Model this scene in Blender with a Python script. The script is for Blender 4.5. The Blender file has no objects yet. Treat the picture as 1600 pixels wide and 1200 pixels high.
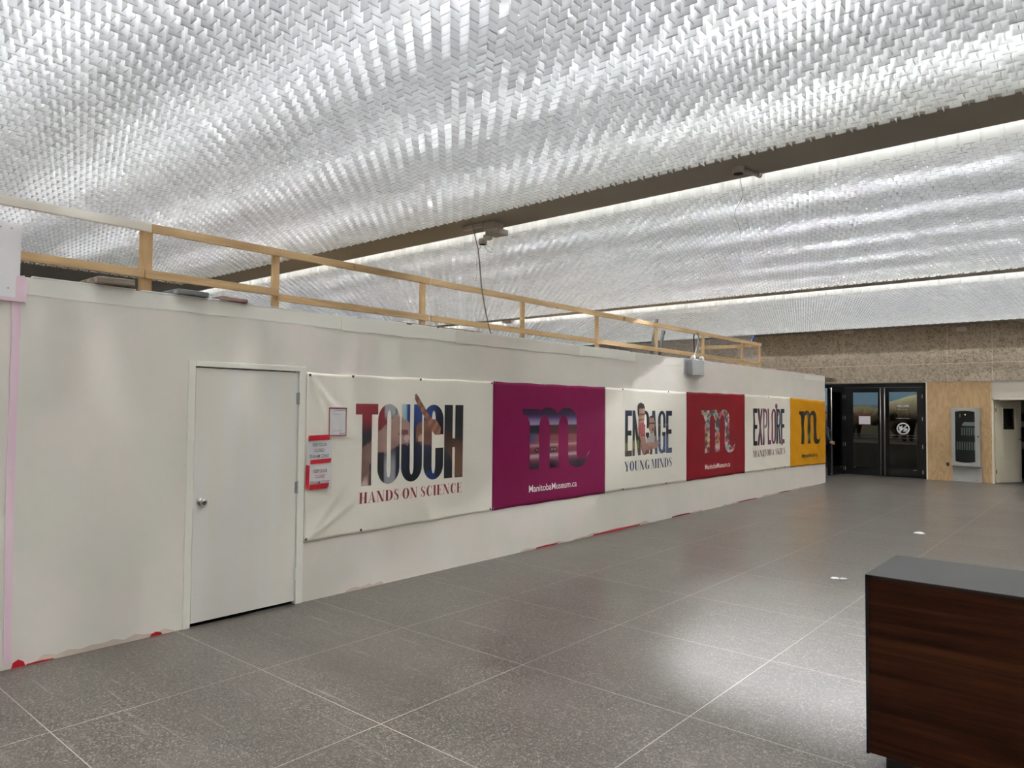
import bpy, bmesh, math, random
import numpy as np
from mathutils import Vector, Matrix, noise
from mathutils.geometry import tessellate_polygon

random.seed(7)
rng = np.random.default_rng(7)
SC = bpy.context.scene
COL = SC.collection

# ------------------------------------------------------------------ camera
F_PX = 1122.3
YAW, PIT, ROL = math.radians(40.517), math.radians(1.955), math.radians(0.514)
EYE = Vector((0, 0, 1.73))
_F = Vector((-math.sin(YAW)*math.cos(PIT), math.cos(YAW)*math.cos(PIT), math.sin(PIT)))
_r0 = Vector((math.cos(YAW), math.sin(YAW), 0)); _u0 = _r0.cross(_F)
_R = math.cos(ROL)*_r0 + math.sin(ROL)*_u0
_U = -math.sin(ROL)*_r0 + math.cos(ROL)*_u0
cam_d = bpy.data.cameras.new('camera'); cam = bpy.data.objects.new('camera', cam_d); COL.objects.link(cam)
cam_d.sensor_width = 36; cam_d.lens = 36*F_PX/1600; cam_d.clip_start = .05; cam_d.clip_end = 200
M = Matrix((_R, _U, -_F)).transposed().to_4x4(); M.translation = EYE
cam.matrix_world = M; SC.camera = cam

def ray(px, py): return _F + (px-800)/F_PX*_R - (py-600)/F_PX*_U
def at_x(px, py, X): v = ray(px, py); p = EYE + v*(X/v.x); return p.y, p.z
def at_y(px, py, Y): v = ray(px, py); p = EYE + v*(Y/v.y); return p.x, p.z

# ------------------------------------------------------------------ world, exposure
W = bpy.data.worlds.new('world'); SC.world = W; W.use_nodes = True
W.node_tree.nodes['Background'].inputs[0].default_value = (.8, .85, 1, 1)
W.node_tree.nodes['Background'].inputs[1].default_value = .05
SC.view_settings.view_transform = 'Standard'; SC.view_settings.look = 'None'
SC.view_settings.gamma = 1; SC.view_settings.use_curve_mapping = False
SC.view_settings.exposure = 0.92
SC.cycles.use_denoising = True
SC.cycles.max_bounces = 14; SC.cycles.diffuse_bounces = 8; SC.cycles.transmission_bounces = 12
SC.cycles.transparent_max_bounces = 16; SC.cycles.glossy_bounces = 4
SC.cycles.sample_clamp_indirect = 4
TUBE = 235.0          # strength of the fluorescent tubes above the lattice
MURAL_W = 38.0

# main dimensions (metres)
D = 5.57      # hoarding face at x = -D
H = 2.582     # hoarding height
L = 21.09     # far wall
C = 3.932     # underside of the lattice
WB = 2.51     # lower edge of the concrete wall

# ------------------------------------------------------------------ materials
def lin(c):
    c = c/255.0
    return c/12.92 if c <= .04045 else ((c+.055)/1.055)**2.4
def alb(r, g, b, white=182, refl=.84):       # photographed colour on an evenly lit face -> reflectance
    k = refl/lin(white)
    return tuple(min(.9, lin(v)*k) for v in (r, g, b)) + (1,)
MATS = {}
def mat(name, col=(.5, .5, .5, 1), rough=.6, metal=0, spec=.5, emit=None, estr=0):
    m = bpy.data.materials.new(name); m.use_nodes = True
    b = m.node_tree.nodes['Principled BSDF']
    b.inputs['Base Color'].default_value = col; b.inputs['Roughness'].default_value = rough
    b.inputs['Metallic'].default_value = metal; b.inputs['Specular IOR Level'].default_value = spec
    if emit: b.inputs['Emission Color'].default_value = emit; b.inputs['Emission Strength'].default_value = estr
    MATS[name] = m
    return m
def nd(m, t, **kw):
    n = m.node_tree.nodes.new(t)
    for k, v in kw.items():
        if k.startswith('i_'): n.inputs[k[2:].replace('_', ' ')].default_value = v
        else: setattr(n, k, v)
    return n
def lk(m, a, b): m.node_tree.links.new(a, b)
def mathn(m, op, a, b=None, c=None):
    n = nd(m, 'ShaderNodeMath', operation=op)
    for i, v in enumerate((a, b, c)):
        if v is None: continue
        if isinstance(v, (int, float)): n.inputs[i].default_value = v
        else: lk(m, v, n.inputs[i])
    return n.outputs[0]
def mixc(m, fac, a, b, mode='MIX'):
    n = nd(m, 'ShaderNodeMix', data_type='RGBA', blend_type=mode)
    for sock, v in ((n.inputs[0], fac), (n.inputs[6], a), (n.inputs[7], b)):
        if isinstance(v, (int, float, tuple)): sock.default_value = v
        else: lk(m, v, sock)
    return n.outputs[2]
def coords(m, scale=(1, 1, 1), rot=(0, 0, 0)):
    g = nd(m, 'ShaderNodeNewGeometry'); mp = nd(m, 'ShaderNodeMapping')
    mp.inputs['Scale'].default_value = scale; mp.inputs['Rotation'].default_value = rot
    lk(m, g.outputs['Position'], mp.inputs[0]); return mp.outputs[0]
def noise_t(m, vec, scale, detail=3, rough=.5, dist=0):
    n = nd(m, 'ShaderNodeTexNoise'); lk(m, vec, n.inputs['Vector'])
    n.inputs['Scale'].default_value = scale; n.inputs['Detail'].default_value = detail
    n.inputs['Roughness'].default_value = rough; n.inputs['Distortion'].default_value = dist
    return n.outputs[0]
def ramp(m, fac, stops):
    n = nd(m, 'ShaderNodeValToRGB'); e = n.color_ramp.elements
    while len(e) < len(stops): e.new(.5)
    for k, (p, c) in zip(e, stops):
        k.position = p; k.color = c if len(c) == 4 else (*c, 1)
    lk(m, fac, n.inputs[0]); return n.outputs[0]
def base(m): return m.node_tree.nodes['Principled BSDF'].inputs['Base Color']
def bump(m, h, strength, dist=.01):
    b = nd(m, 'ShaderNodeBump'); b.inputs['Strength'].default_value = strength; b.inputs['Distance'].default_value = dist
    lk(m, h, b.inputs['Height']); lk(m, b.outputs[0], m.node_tree.nodes['Principled BSDF'].inputs['Normal'])
def g3(v): return (v, v, v, 1)

# painted hoarding: patchy roller paint, slightly warm and slightly cool
m = mat('hoarding_paint', alb(182, 178, 169), .55)
v = coords(m, (1, 1, .35)); n1 = noise_t(m, v, .9, 2); v2 = coords(m); n2 = noise_t(m, v2, 2.2, 4)
c1 = mixc(m, ramp(m, n1, [(.35, g3(0)), (.65, g3(1))]), alb(181, 176, 168), alb(183, 176, 171))
c2 = mixc(m, ramp(m, n2, [(.4, g3(0)), (.7, g3(1))]), c1, alb(176, 174, 166)); lk(m, c2, base(m))
bump(m, noise_t(m, v2, 9, 5, .6), .12, .01)
m = mat('door_paint', alb(180, 179, 171), .45)
v = coords(m, (1, 3, .4)); n1 = noise_t(m, v, 1.6, 4)
lk(m, mixc(m, ramp(m, n1, [(.42, g3(0)), (.62, g3(1))]), alb(181, 177, 169), alb(180, 179, 174)), base(m))
mat('trim_paint', alb(186, 184, 176), .4)
mat('strip_paint', alb(188, 186, 178), .55)
mat('board_white', alb(190, 185, 186), .6)
mat('paper_edge', alb(222, 214, 198), .8)
mat('scuff_plaster', alb(160, 148, 138), .9)
m = mat('pink_tape', alb(196, 168, 180), .5)
v = coords(m, (1, 30, 1)); lk(m, mixc(m, noise_t(m, v, 2, 3), alb(184, 158, 168), alb(190, 170, 178)), base(m))
mat('red_tape', (.30, .008, .016, 1), .45, spec=.2); mat('dark_red_tape', (.18, .010, .02, 1), .45, spec=.2)
mat('black_gap', (.004, .004, .004, 1), .9, spec=.1)

# lattice plastic
def plastic(name, col):
    m = bpy.data.materials.new(name); m.use_nodes = True; nt = m.node_tree; nt.nodes.clear()
    out = nt.nodes.new('ShaderNodeOutputMaterial'); d = nt.nodes.new('ShaderNodeBsdfDiffuse'); t = nt.nodes.new('ShaderNodeBsdfTranslucent')
    g = nt.nodes.new('ShaderNodeBsdfGlossy'); mx = nt.nodes.new('ShaderNodeMixShader'); mg = nt.nodes.new('ShaderNodeMixShader'); fr = nt.nodes.new('ShaderNodeFresnel')
    d.inputs[0].default_value = col; t.inputs[0].default_value = col; g.inputs[0].default_value = (1, 1, 1, 1); g.inputs[1].default_value = .2
    fr.inputs[0].default_value = 1.12; mx.inputs[0].default_value = .63
    nt.links.new(d.outputs[0], mx.inputs[1]); nt.links.new(t.outputs[0], mx.inputs[2])
    nt.links.new(fr.outputs[0], mg.inputs[0]); nt.links.new(mx.outputs[0], mg.inputs[1]); nt.links.new(g.outputs[0], mg.inputs[2])
    ge = nt.nodes.new('ShaderNodeNewGeometry'); mc = nt.nodes.new('ShaderNodeMix'); mc.data_type = 'RGBA'
    mc.inputs[6].default_value = tuple(c*.89 for c in col[:3])+(1,); mc.inputs[7].default_value = col     # sheets differ a little from one another
    nt.links.new(ge.outputs['Random Per Island'], mc.inputs[0])
    sx = nt.nodes.new('ShaderNodeSeparateXYZ'); lt = nt.nodes.new('ShaderNodeMath'); lt.operation = 'LESS_THAN'; lt.inputs[1].default_value = C+.0035
    me_ = nt.nodes.new('ShaderNodeMix'); me_.data_type = 'RGBA'; me_.inputs[7].default_value = (.55, .55, .54, 1)      # darker band painted along the lower edge, keeps sheet outlines distinct
    nt.links.new(ge.outputs['Position'], sx.inputs[0]); nt.links.new(sx.outputs[2], lt.inputs[0]); nt.links.new(lt.outputs[0], me_.inputs[0]); nt.links.new(mc.outputs[2], me_.inputs[6])
    nt.links.new(me_.outputs[2], d.inputs[0]); nt.links.new(me_.outputs[2], t.inputs[0])
    nt.links.new(mg.outputs[0], out.inputs[0]); MATS[name] = m; return m
plastic('lattice_plastic', (.955, .962, .972, 1))
mat('plenum_white', (.9, .9, .88, 1), .8)
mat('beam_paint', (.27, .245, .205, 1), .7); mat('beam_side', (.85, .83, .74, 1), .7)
mat('tube_glow', (1, 1, 1, 1), .5, emit=(.975, .985, 1, 1), estr=TUBE)
mat('box_metal_pink', (.42, .38, .35, 1), .5); mat('steel', (.5, .5, .48, 1), .35, .8); mat('dark_hole', (.01, .01, .01, 1), .8)
mat('grey_cable', (.20, .19, .17, 1), .6); mat('white_cable', (.6, .57, .5, 1), .6); mat('black_cable', (.02, .02, .02, 1), .5)

# terrazzo floor
def FL(*c): return alb(*c, refl=.195)
m = mat('terrazzo', rough=.3, spec=.42)
v = coords(m)
def grout(axis, off, pitch, w):
    s = nd(m, 'ShaderNodeSeparateXYZ'); lk(m, v, s.inputs[0])
    a = mathn(m, 'ADD', s.outputs[axis], off + 100*pitch); a = mathn(m, 'DIVIDE', a, pitch); a = mathn(m, 'FRACT', a)
    a = mathn(m, 'SUBTRACT', a, .5); a = mathn(m, 'ABSOLUTE', a); return mathn(m, 'GREATER_THAN', a, .5 - w/pitch/2)
gx = grout(0, 1.902, 1.2226, .0055); gy = grout(1, -1.357, 1.2187, .0055)
grt = mathn(m, 'MAXIMUM', gx, gy)
sp = noise_t(m, v, 70, 2, .8); sp2 = noise_t(m, v, 260, 1, .6)
vo = nd(m, 'ShaderNodeTexVoronoi'); lk(m, v, vo.inputs[0]); vo.inputs['Scale'].default_value = 125
vs_ = nd(m, 'ShaderNodeSeparateColor'); lk(m, vo.outputs['Color'], vs_.inputs[0])
spk = ramp(m, sp, [(.36, FL(60, 54, 48)), (.46, FL(90, 83, 76)), (.55, FL(106, 98, 90)), (.66, FL(150, 141, 130))])
chip = ramp(m, vs_.outputs[0], [(.0, FL(24, 21, 19)), (.22, FL(52, 47, 42)), (.30, FL(96, 89, 81)), (.75, FL(112, 104, 95)), (.86, FL(160, 151, 139)), (1, FL(205, 196, 184))])
spk = mixc(m, .8, spk, chip)
spk = mixc(m, ramp(m, sp2, [(.62, g3(0)), (.70, g3(1))]), spk, FL(165, 158, 148))
big = noise_t(m, v, .55, 4, .6)
spk = mixc(m, ramp(m, big, [(.35, g3(0)), (.7, g3(.45))]), spk, FL(122, 115, 108))
dirt = noise_t(m, coords(m, (1, .35, 1), (0, 0, .7)), 1.7, 6, .6, 0)
spk = mixc(m, ramp(m, dirt, [(.56, g3(0)), (.85, g3(.35))]), spk, FL(150, 144, 136))
dk = noise_t(m, coords(m, (.5, 1.6, 1), (0, 0, -.2)), 1.1, 4, .6)
spk = mixc(m, ramp(m, dk, [(.50, g3(0)), (.8, g3(.35))]), spk, FL(80, 72, 66))
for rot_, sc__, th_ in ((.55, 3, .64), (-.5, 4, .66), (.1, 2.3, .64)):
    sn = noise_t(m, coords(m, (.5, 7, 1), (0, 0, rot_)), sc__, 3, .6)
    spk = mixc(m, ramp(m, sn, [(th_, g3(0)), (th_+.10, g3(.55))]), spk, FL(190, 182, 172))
wp = noise_t(m, v, 2.6, 5, .7)
spk = mixc(m, ramp(m, wp, [(.62, g3(0)), (.74, g3(.4))]), spk, FL(170, 162, 150))
fade = ramp(m, noise_t(m, v, .8, 2), [(.3, g3(.55)), (.6, g3(1))])
lk(m, mixc(m, mathn(m, 'MULTIPLY', grt, fade), spk, (.36, .33, .29, 1)), base(m))
rr = mathn(m, 'ADD', mathn(m, 'MULTIPLY', noise_t(m, v, 1.3, 1), .05), .28)
lk(m, rr, m.node_tree.nodes['Principled BSDF'].inputs['Roughness'])
bump(m, sp, .03, .001)

# sand-textured concrete with worm-like markings
m = mat('worm_concrete', rough=.9, spec=.2)
v = coords(m, (1, 1, 1)); n = noise_t(m, v, 8, 2, .5, .9)
a = mathn(m, 'ABSOLUTE', mathn(m, 'SUBTRACT', n, .5)); n2 = noise_t(m, coords(m, (1, 1, 1), (.5, 0, 0)), 10, 2, .5, .7)
b_ = mathn(m, 'ABSOLUTE', mathn(m, 'SUBTRACT', n2, .53)); a = mathn(m, 'MINIMUM', a, b_)
worm = ramp(m, a, [(.0, g3(1)), (.012, g3(.9)), (.026, g3(0))])
fin = noise_t(m, v, 60, 3, .7)
cc = mixc(m, fin, alb(132, 121, 106), alb(154, 142, 127))
cc = mixc(m, ramp(m, noise_t(m, v, .5, 3), [(.4, g3(0)), (.7, g3(.5))]), cc, alb(136, 124, 109))
cc = mixc(m, mathn(m, 'MULTIPLY', worm, .8), cc, alb(84, 76, 66))
s = nd(m, 'ShaderNodeSeparateXYZ'); lk(m, v, s.inputs[0])
def line_at(sock, p, w): return mathn(m, 'LESS_THAN', mathn(m, 'ABSOLUTE', mathn(m, 'SUBTRACT', sock, p)), w)
jn = line_at(s.outputs[2], 2.975, .009)
for p in (-5.93, -2.48, -7.95, -9.9, -3.44, -11.9, .9): jn = mathn(m, 'MAXIMUM', jn, mathn(m, 'MULTIPLY', line_at(s.outputs[0], p, .008), .6))
lk(m, mixc(m, mathn(m, 'MULTIPLY', jn, .7), cc, alb(176, 162, 144)), base(m)); bump(m, a, .3, .01)

# woods
def wood(name, c0, c1, c2, scale, axis, rough=.6, knots=False):
    m = mat(name, rough=rough, spec=.3); sc = [9, 9, 9]; sc[axis] = .7
    v = coords(m, tuple(s*scale for s in sc)); n = noise_t(m, v, 1, 5, .6, .4)
    c = ramp(m, n, [(.3, c0), (.5, c1), (.72, c2)])
    if knots:
        k = noise_t(m, coords(m), 4.5, 1); c = mixc(m, ramp(m, k, [(.70, g3(0)), (.76, g3(.8))]), c, alb(92, 70, 48))
    lk(m, c, base(m)); return m
wood('stud_wood', alb(124, 104, 76), alb(144, 123, 92), alb(158, 138, 108), 1, 1, .6, True)
wood('post_wood', alb(134, 112, 80), alb(154, 131, 98), alb(166, 145, 114), 1, 2, .6, True)
wood('plank_grey', alb(60, 54, 48), alb(88, 80, 71), alb(120, 110, 98), 1.5, 1, .9)
wood('plank_brown', alb(56, 48, 38), alb(84, 72, 56), alb(104, 92, 74), 1.5, 0, .9)
wood('plank_blue', alb(38, 43, 50), alb(60, 66, 74), alb(104, 98, 90), 1.5, 1, .9)
wood('plank_red', alb(66, 46, 44), alb(88, 64, 60), alb(130, 112, 106), 2, 1, .9)
m = mat('plywood', rough=.6, spec=.3)
v = coords(m, (2.2, 2.2, .55)); n = noise_t(m, v, 1.5, 4, .55, 1.6)
wv = mathn(m, 'FRACT', mathn(m, 'MULTIPLY', n, 7))
c = mixc(m, ramp(m, wv, [(0, g3(0)), (.5, g3(.5)), (1, g3(0))]), alb(140, 118, 88), alb(112, 86, 56))
k = nd(m, 'ShaderNodeTexVoronoi'); lk(m, coords(m, (1, 1, .5)), k.inputs[0]); k.inputs['Scale'].default_value = 2.6
kr = ramp(m, k.outputs['Distance'], [(.05, g3(.4)), (.10, g3(.75)), (.13, g3(.2)), (.17, g3(0))])
lk(m, mixc(m, kr, c, alb(128, 90, 54)), base(m))
m = mat('walnut', rough=.42, spec=.05)
v = coords(m, (.7, 8, 16)); n = noise_t(m, v, 1.3, 6, .62, .5)
c = ramp(m, n, [(.30, (.004, .0012, .0006, 1)), (.42, (.008, .0026, .0011, 1)), (.54, (.015, .005, .0019, 1)), (.66, (.025, .009, .0035, 1))])
lk(m, c, base(m))
m = mat('counter_laminate', (.06, .06, .062, 1), .36, spec=.32)
v = coords(m); lk(m, mixc(m, noise_t(m, v, 6, 4), (.016, .016, .017, 1), (.026, .026, .028, 1)), base(m))
mat('counter_edge', (.004, .004, .0045, 1), .5, spec=.15); mat('toe_kick', (.006, .006, .006, 1), .7)

mat('black_aluminium', (.0035, .0035, .0038, 1), .4, spec=.2); mat('pull_metal', (.42, .40, .37, 1), .3, .9)
mat('grey_enamel', (.33, .34, .345, 1), .45); mat('panel_grey', (.33, .325, .31, 1), .5); mat('panel_dark', (.03, .032, .035, 1), .5)
mat('module_grey', (.42, .42, .41, 1), .5); mat('label_white', (.6, .6, .6, 1), .5); mat('brass', (.25, .2, .1, 1), .4, .8)
mat('led', (1, .6, .2, 1), emit=(1, .6, .2, 1), estr=6)
mat('beige_wall', alb(158, 153, 142), .7); mat('office_door_paint', alb(170, 163, 146), .5); mat('beige_trim', alb(176, 170, 156), .5)
mat('smoke_plastic', (.6, .57, .53, 1), .5); mat('sheet_paper', (.72, .72, .73, 1), .7); mat('ink', (.03, .03, .035, 1), .7)
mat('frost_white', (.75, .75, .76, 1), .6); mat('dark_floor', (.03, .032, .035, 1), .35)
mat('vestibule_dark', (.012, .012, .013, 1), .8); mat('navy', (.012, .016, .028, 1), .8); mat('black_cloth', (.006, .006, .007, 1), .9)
mat('skin', (.36, .19, .12, 1), .55); mat('hair', (.02, .014, .01, 1), .6); mat('blue_tape', (.008, .03, .16, 1), .5)
mat('lamp_white', (.75, .74, .7, 1), .4); mat('grommet', (.10, .10, .10, 1), .4, .6); mat('chrome', (.55, .53, .5, 1), .18, 1)
mat('ink_red', alb(120, 20, 32), .6); mat('ink_claret', alb(88, 10, 22), .6); mat('ink_navy', alb(14, 26, 52), .6); mat('ink_plum', alb(62, 20, 32), .6)
mat('ink_white', (.72, .7, .68, 1), .6); mat('ink_black', alb(38, 34, 22), .6)
m = bpy.data.materials.new('door_glass'); m.use_nodes = True; nt = m.node_tree; nt.nodes.clear(); MATS['door_glass'] = m
o_ = nt.nodes.new('ShaderNodeOutputMaterial'); t_ = nt.nodes.new('ShaderNodeBsdfTransparent'); g_ = nt.nodes.new('ShaderNodeBsdfGlossy'); x_ = nt.nodes.new('ShaderNodeMixShader'); f_ = nt.nodes.new('ShaderNodeFresnel')
t_.inputs[0].default_value = (.80, .84, .84, 1); g_.inputs[1].default_value = .02; f_.inputs[0].default_value = 1.2
nt.links.new(f_.outputs[0], x_.inputs[0]); nt.links.new(t_.outputs[0], x_.inputs[1]); nt.links.new(g_.outputs[0], x_.inputs[2]); nt.links.new(x_.outputs[0], o_.inputs[0])
m = bpy.data.materials.new('poly_sheet'); m.use_nodes = True; nt = m.node_tree; nt.nodes.clear(); MATS['poly_sheet'] = m
o_ = nt.nodes.new('ShaderNodeOutputMaterial'); t_ = nt.nodes.new('ShaderNodeBsdfTransparent'); d_ = nt.nodes.new('ShaderNodeBsdfTranslucent'); g_ = nt.nodes.new('ShaderNodeBsdfPrincipled'); a_ = nt.nodes.new('ShaderNodeMixShader'); x_ = nt.nodes.new('ShaderNodeMixShader')
g_.inputs['Base Color'].default_value = (.7, .7, .72, 1); g_.inputs['Roughness'].default_value = .2; a_.inputs[0].default_value = .5; x_.inputs[0].default_value = .2
nt.links.new(d_.outputs[0], a_.inputs[1]); nt.links.new(g_.outputs[0], a_.inputs[2]); nt.links.new(t_.outputs[0], x_.inputs[1]); nt.links.new(a_.outputs[0], x_.inputs[2]); nt.links.new(x_.outputs[0], o_.inputs[0])
def cloth(name, col):
    m = mat(name, col, .5, spec=.1); v = coords(m); bump(m, noise_t(m, v, 3.5, 3), .25, .02); return m
cloth('vinyl_white', alb(188, 184, 174)); cloth('vinyl_purple', alb(74, 7, 40)); cloth('vinyl_red', alb(74, 8, 14)); cloth('vinyl_yellow', alb(138, 94, 10))
m = mat('art', rough=.5, spec=.2); n = nd(m, 'ShaderNodeVertexColor'); n.layer_name = 'Art'; lk(m, n.outputs[0], base(m))

# mural painted on the backdrop: sky, far hills, prairie
m = mat('mural', rough=.8); v = coords(m); s = nd(m, 'ShaderNodeSeparateXYZ'); lk(m, v, s.inputs[0])
zz = mathn(m, 'ADD', s.outputs[2], mathn(m, 'MULTIPLY', mathn(m, 'SUBTRACT', noise_t(m, coords(m, (.5, .5, .1)), .6, 3), .5), .35))
zz = mathn(m, 'DIVIDE', zz, 4)
lk(m, ramp(m, zz, [(.0, (.05, .035, .02, 1)), (.33, (.12, .09, .05, 1)), (.43, (.20, .17, .15, 1)), (.472, (.20, .22, .27, 1)), (.485, (.13, .20, .32, 1)), (.505, (.27, .37, .45, 1)), (.7, (.23, .36, .45, 1)), (1, (.2, .34, .45, 1))]), base(m))
m = mat('bison_fur', rough=.95, spec=.1); v = coords(m); s = nd(m, 'ShaderNodeSeparateXYZ'); lk(m, v, s.inputs[0])
n = noise_t(m, coords(m, (3, 3, 1)), 5, 5, .7)
hgt = mathn(m, 'ADD', mathn(m, 'DIVIDE', s.outputs[2], 2.6), mathn(m, 'MULTIPLY', mathn(m, 'SUBTRACT', n, .5), .25))
lk(m, ramp(m, hgt, [(.42, (.012, .008, .006, 1)), (.60, (.06, .038, .022, 1)), (.70, (.22, .16, .09, 1)), (.85, (.34, .27, .16, 1))]), base(m)); bump(m, n, .6, .03)
mat('horn', (.05, .045, .04, 1), .4)
mat('platform', (.05, .035, .022, 1), .8)

# ------------------------------------------------------------------ mesh helpers
class MB:
    def __init__(s): s.bm = bmesh.new()
    def box(s, x0, x1, y0, y1, z0, z1, bev=0, rot=None):
        c = Vector(((x0+x1)/2, (y0+y1)/2, (z0+z1)/2)); mt = Matrix.Translation(c)
        if rot is not None: mt = mt @ rot.to_4x4()
        mt = mt @ Matrix.Diagonal((abs(x1-x0), abs(y1-y0), abs(z1-z0), 1))
        r = bmesh.ops.create_cube(s.bm, size=1, matrix=mt)
        if bev:
            ed = list({e for v in r['verts'] for e in v.link_edges})
            bmesh.ops.bevel(s.bm, geom=ed, offset=bev, segments=2, affect='EDGES', profile=.5)
        return s
    def quad(s, pts): s.bm.faces.new([s.bm.verts.new(p) for p in pts]); return s
    def cyl(s, a, b, r0, r1=None, n=20):
        a, b = Vector(a), Vector(b); d = b-a; r1 = r0 if r1 is None else r1
        q = d.to_track_quat('Z', 'Y').to_matrix().to_4x4()
        bmesh.ops.create_cone(s.bm, cap_ends=True, segments=n, radius1=r0, radius2=r1, depth=d.length, matrix=Matrix.Translation((a+b)/2) @ q); return s
    def tube(s, pts, r, n=8):
        pts = [Vector(p) for p in pts]; rings = []
        for i, p in enumerate(pts):
            t = (pts[min(i+1, len(pts)-1)] - pts[max(i-1, 0)]).normalized(); q = t.to_track_quat('Z', 'Y')
            rr_ = r[i] if isinstance(r, (list, tuple)) else r
            rings.append([s.bm.verts.new(p + q @ Vector((rr_*math.cos(2*math.pi*k/n), rr_*math.sin(2*math.pi*k/n), 0))) for k in range(n)])
        for a, b in zip(rings, rings[1:]):
            for k in range(n): s.bm.faces.new((a[k], a[(k+1) % n], b[(k+1) % n], b[k]))
        s.bm.faces.new(rings[0][::-1]); s.bm.faces.new(rings[-1]); return s
    def lathe(s, prof, o, ax, n=28):
        o = Vector(o); q = Vector(ax).to_track_quat('Z', 'Y'); rings = []
        for h, r in prof: rings.append([s.bm.verts.new(o + q @ Vector((r*math.cos(2*math.pi*k/n), r*math.sin(2*math.pi*k/n), h))) for k in range(n)])
        for a, b in zip(rings, rings[1:]):
            for k in range(n): s.bm.faces.new((a[k], a[(k+1) % n], b[(k+1) % n], b[k]))
        s.bm.faces.new(rings[0][::-1]); s.bm.faces.new(rings[-1]); return s
    def build(s, name, material, parent=None, smooth=False, **kw):
        bmesh.ops.recalc_face_normals(s.bm, faces=s.bm.faces)
        me = bpy.data.meshes.new(name); s.bm.to_mesh(me); s.bm.free()
        return link(name, me, material, parent, smooth, **kw)
def link(name, me, material, parent=None, smooth=False, **kw):
    if material and not me.materials: me.materials.append(MATS[material] if isinstance(material, str) else material)
    o = bpy.data.objects.new(name, me); COL.objects.link(o)
    if parent:
        o.parent = parent; o.matrix_parent_inverse = parent_world(parent).inverted()
    if smooth:
        for p in me.polygons: p.use_smooth = True
    for k, v in kw.items(): o[k] = v
    return o
def parent_world(p):
    m = Matrix.Translation(p.location) @ p.rotation_euler.to_matrix().to_4x4()
    return parent_world(p.parent) @ p.matrix_parent_inverse @ m if p.parent else m
def thing(name, label, cat, loc, group=None):
    o = bpy.data.objects.new(name, None); COL.objects.link(o); o.location = loc; o.empty_display_size = .1
    o['label'] = label; o['category'] = cat
    if group: o['group'] = group
    return o
def struct(o): o['kind'] = 'structure'; return o
def sempty(name, loc=(0, 0, 0)):
    o = bpy.data.objects.new(name, None); COL.objects.link(o); o.location = loc; o['kind'] = 'structure'; return o
def box(name, material, x0, x1, y0, y1, z0, z1, parent=None, bev=0, **kw):
    return MB().box(x0, x1, y0, y1, z0, z1, bev).build(name, material, parent, **kw)

# ------------------------------------------------------------------ room shell
struct(box('floor', 'terrazzo', -16, 7, -4, L+.3, -.1, 0))
# far concrete wall (door recess below it)
w = MB(); w.box(-24, 8, L, L+.5, WB, 5.0).build('wall_far', 'worm_concrete', kind='structure')
w = MB(); w.box(7, 7.2, -4, L, 0, 5.0).build('wall_right', 'beige_wall', kind='structure')
w = MB(); w.box(-16, 7, -4.2, -4, 0, 5.0).build('wall_back', 'beige_wall', kind='structure')
w = MB(); w.box(-24, -23.8, -4, L, 0, 5.0).build('wall_left', 'beige_wall', kind='structure')
# ceiling slab over the lattice, beams, bulkheads
struct(box('ceiling', 'plenum_white', -24, 7, -4, L, 4.72, 4.85))
S0 = C+.02
def beam(nm, y0, y1, x0=-24, x1=7):
    e = sempty(nm, (0, y0, S0))
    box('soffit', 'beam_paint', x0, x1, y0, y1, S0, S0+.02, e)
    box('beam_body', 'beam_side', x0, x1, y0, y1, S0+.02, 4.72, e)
    return e
beam('trim_1', 5.995, 6.585); beam('trim_2', 13.36, 13.72); beam('trim_3', 20.53, L)
e = sempty('trim_4', (-13.2, 0, S0))
box('soffit', 'beam_paint', -24, -13.05, -4, 5.995, S0, S0+.02, e); box('beam_body', 'beam_side', -24, -13.05, -4, 5.995, S0+.02, 4.72, e)

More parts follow.
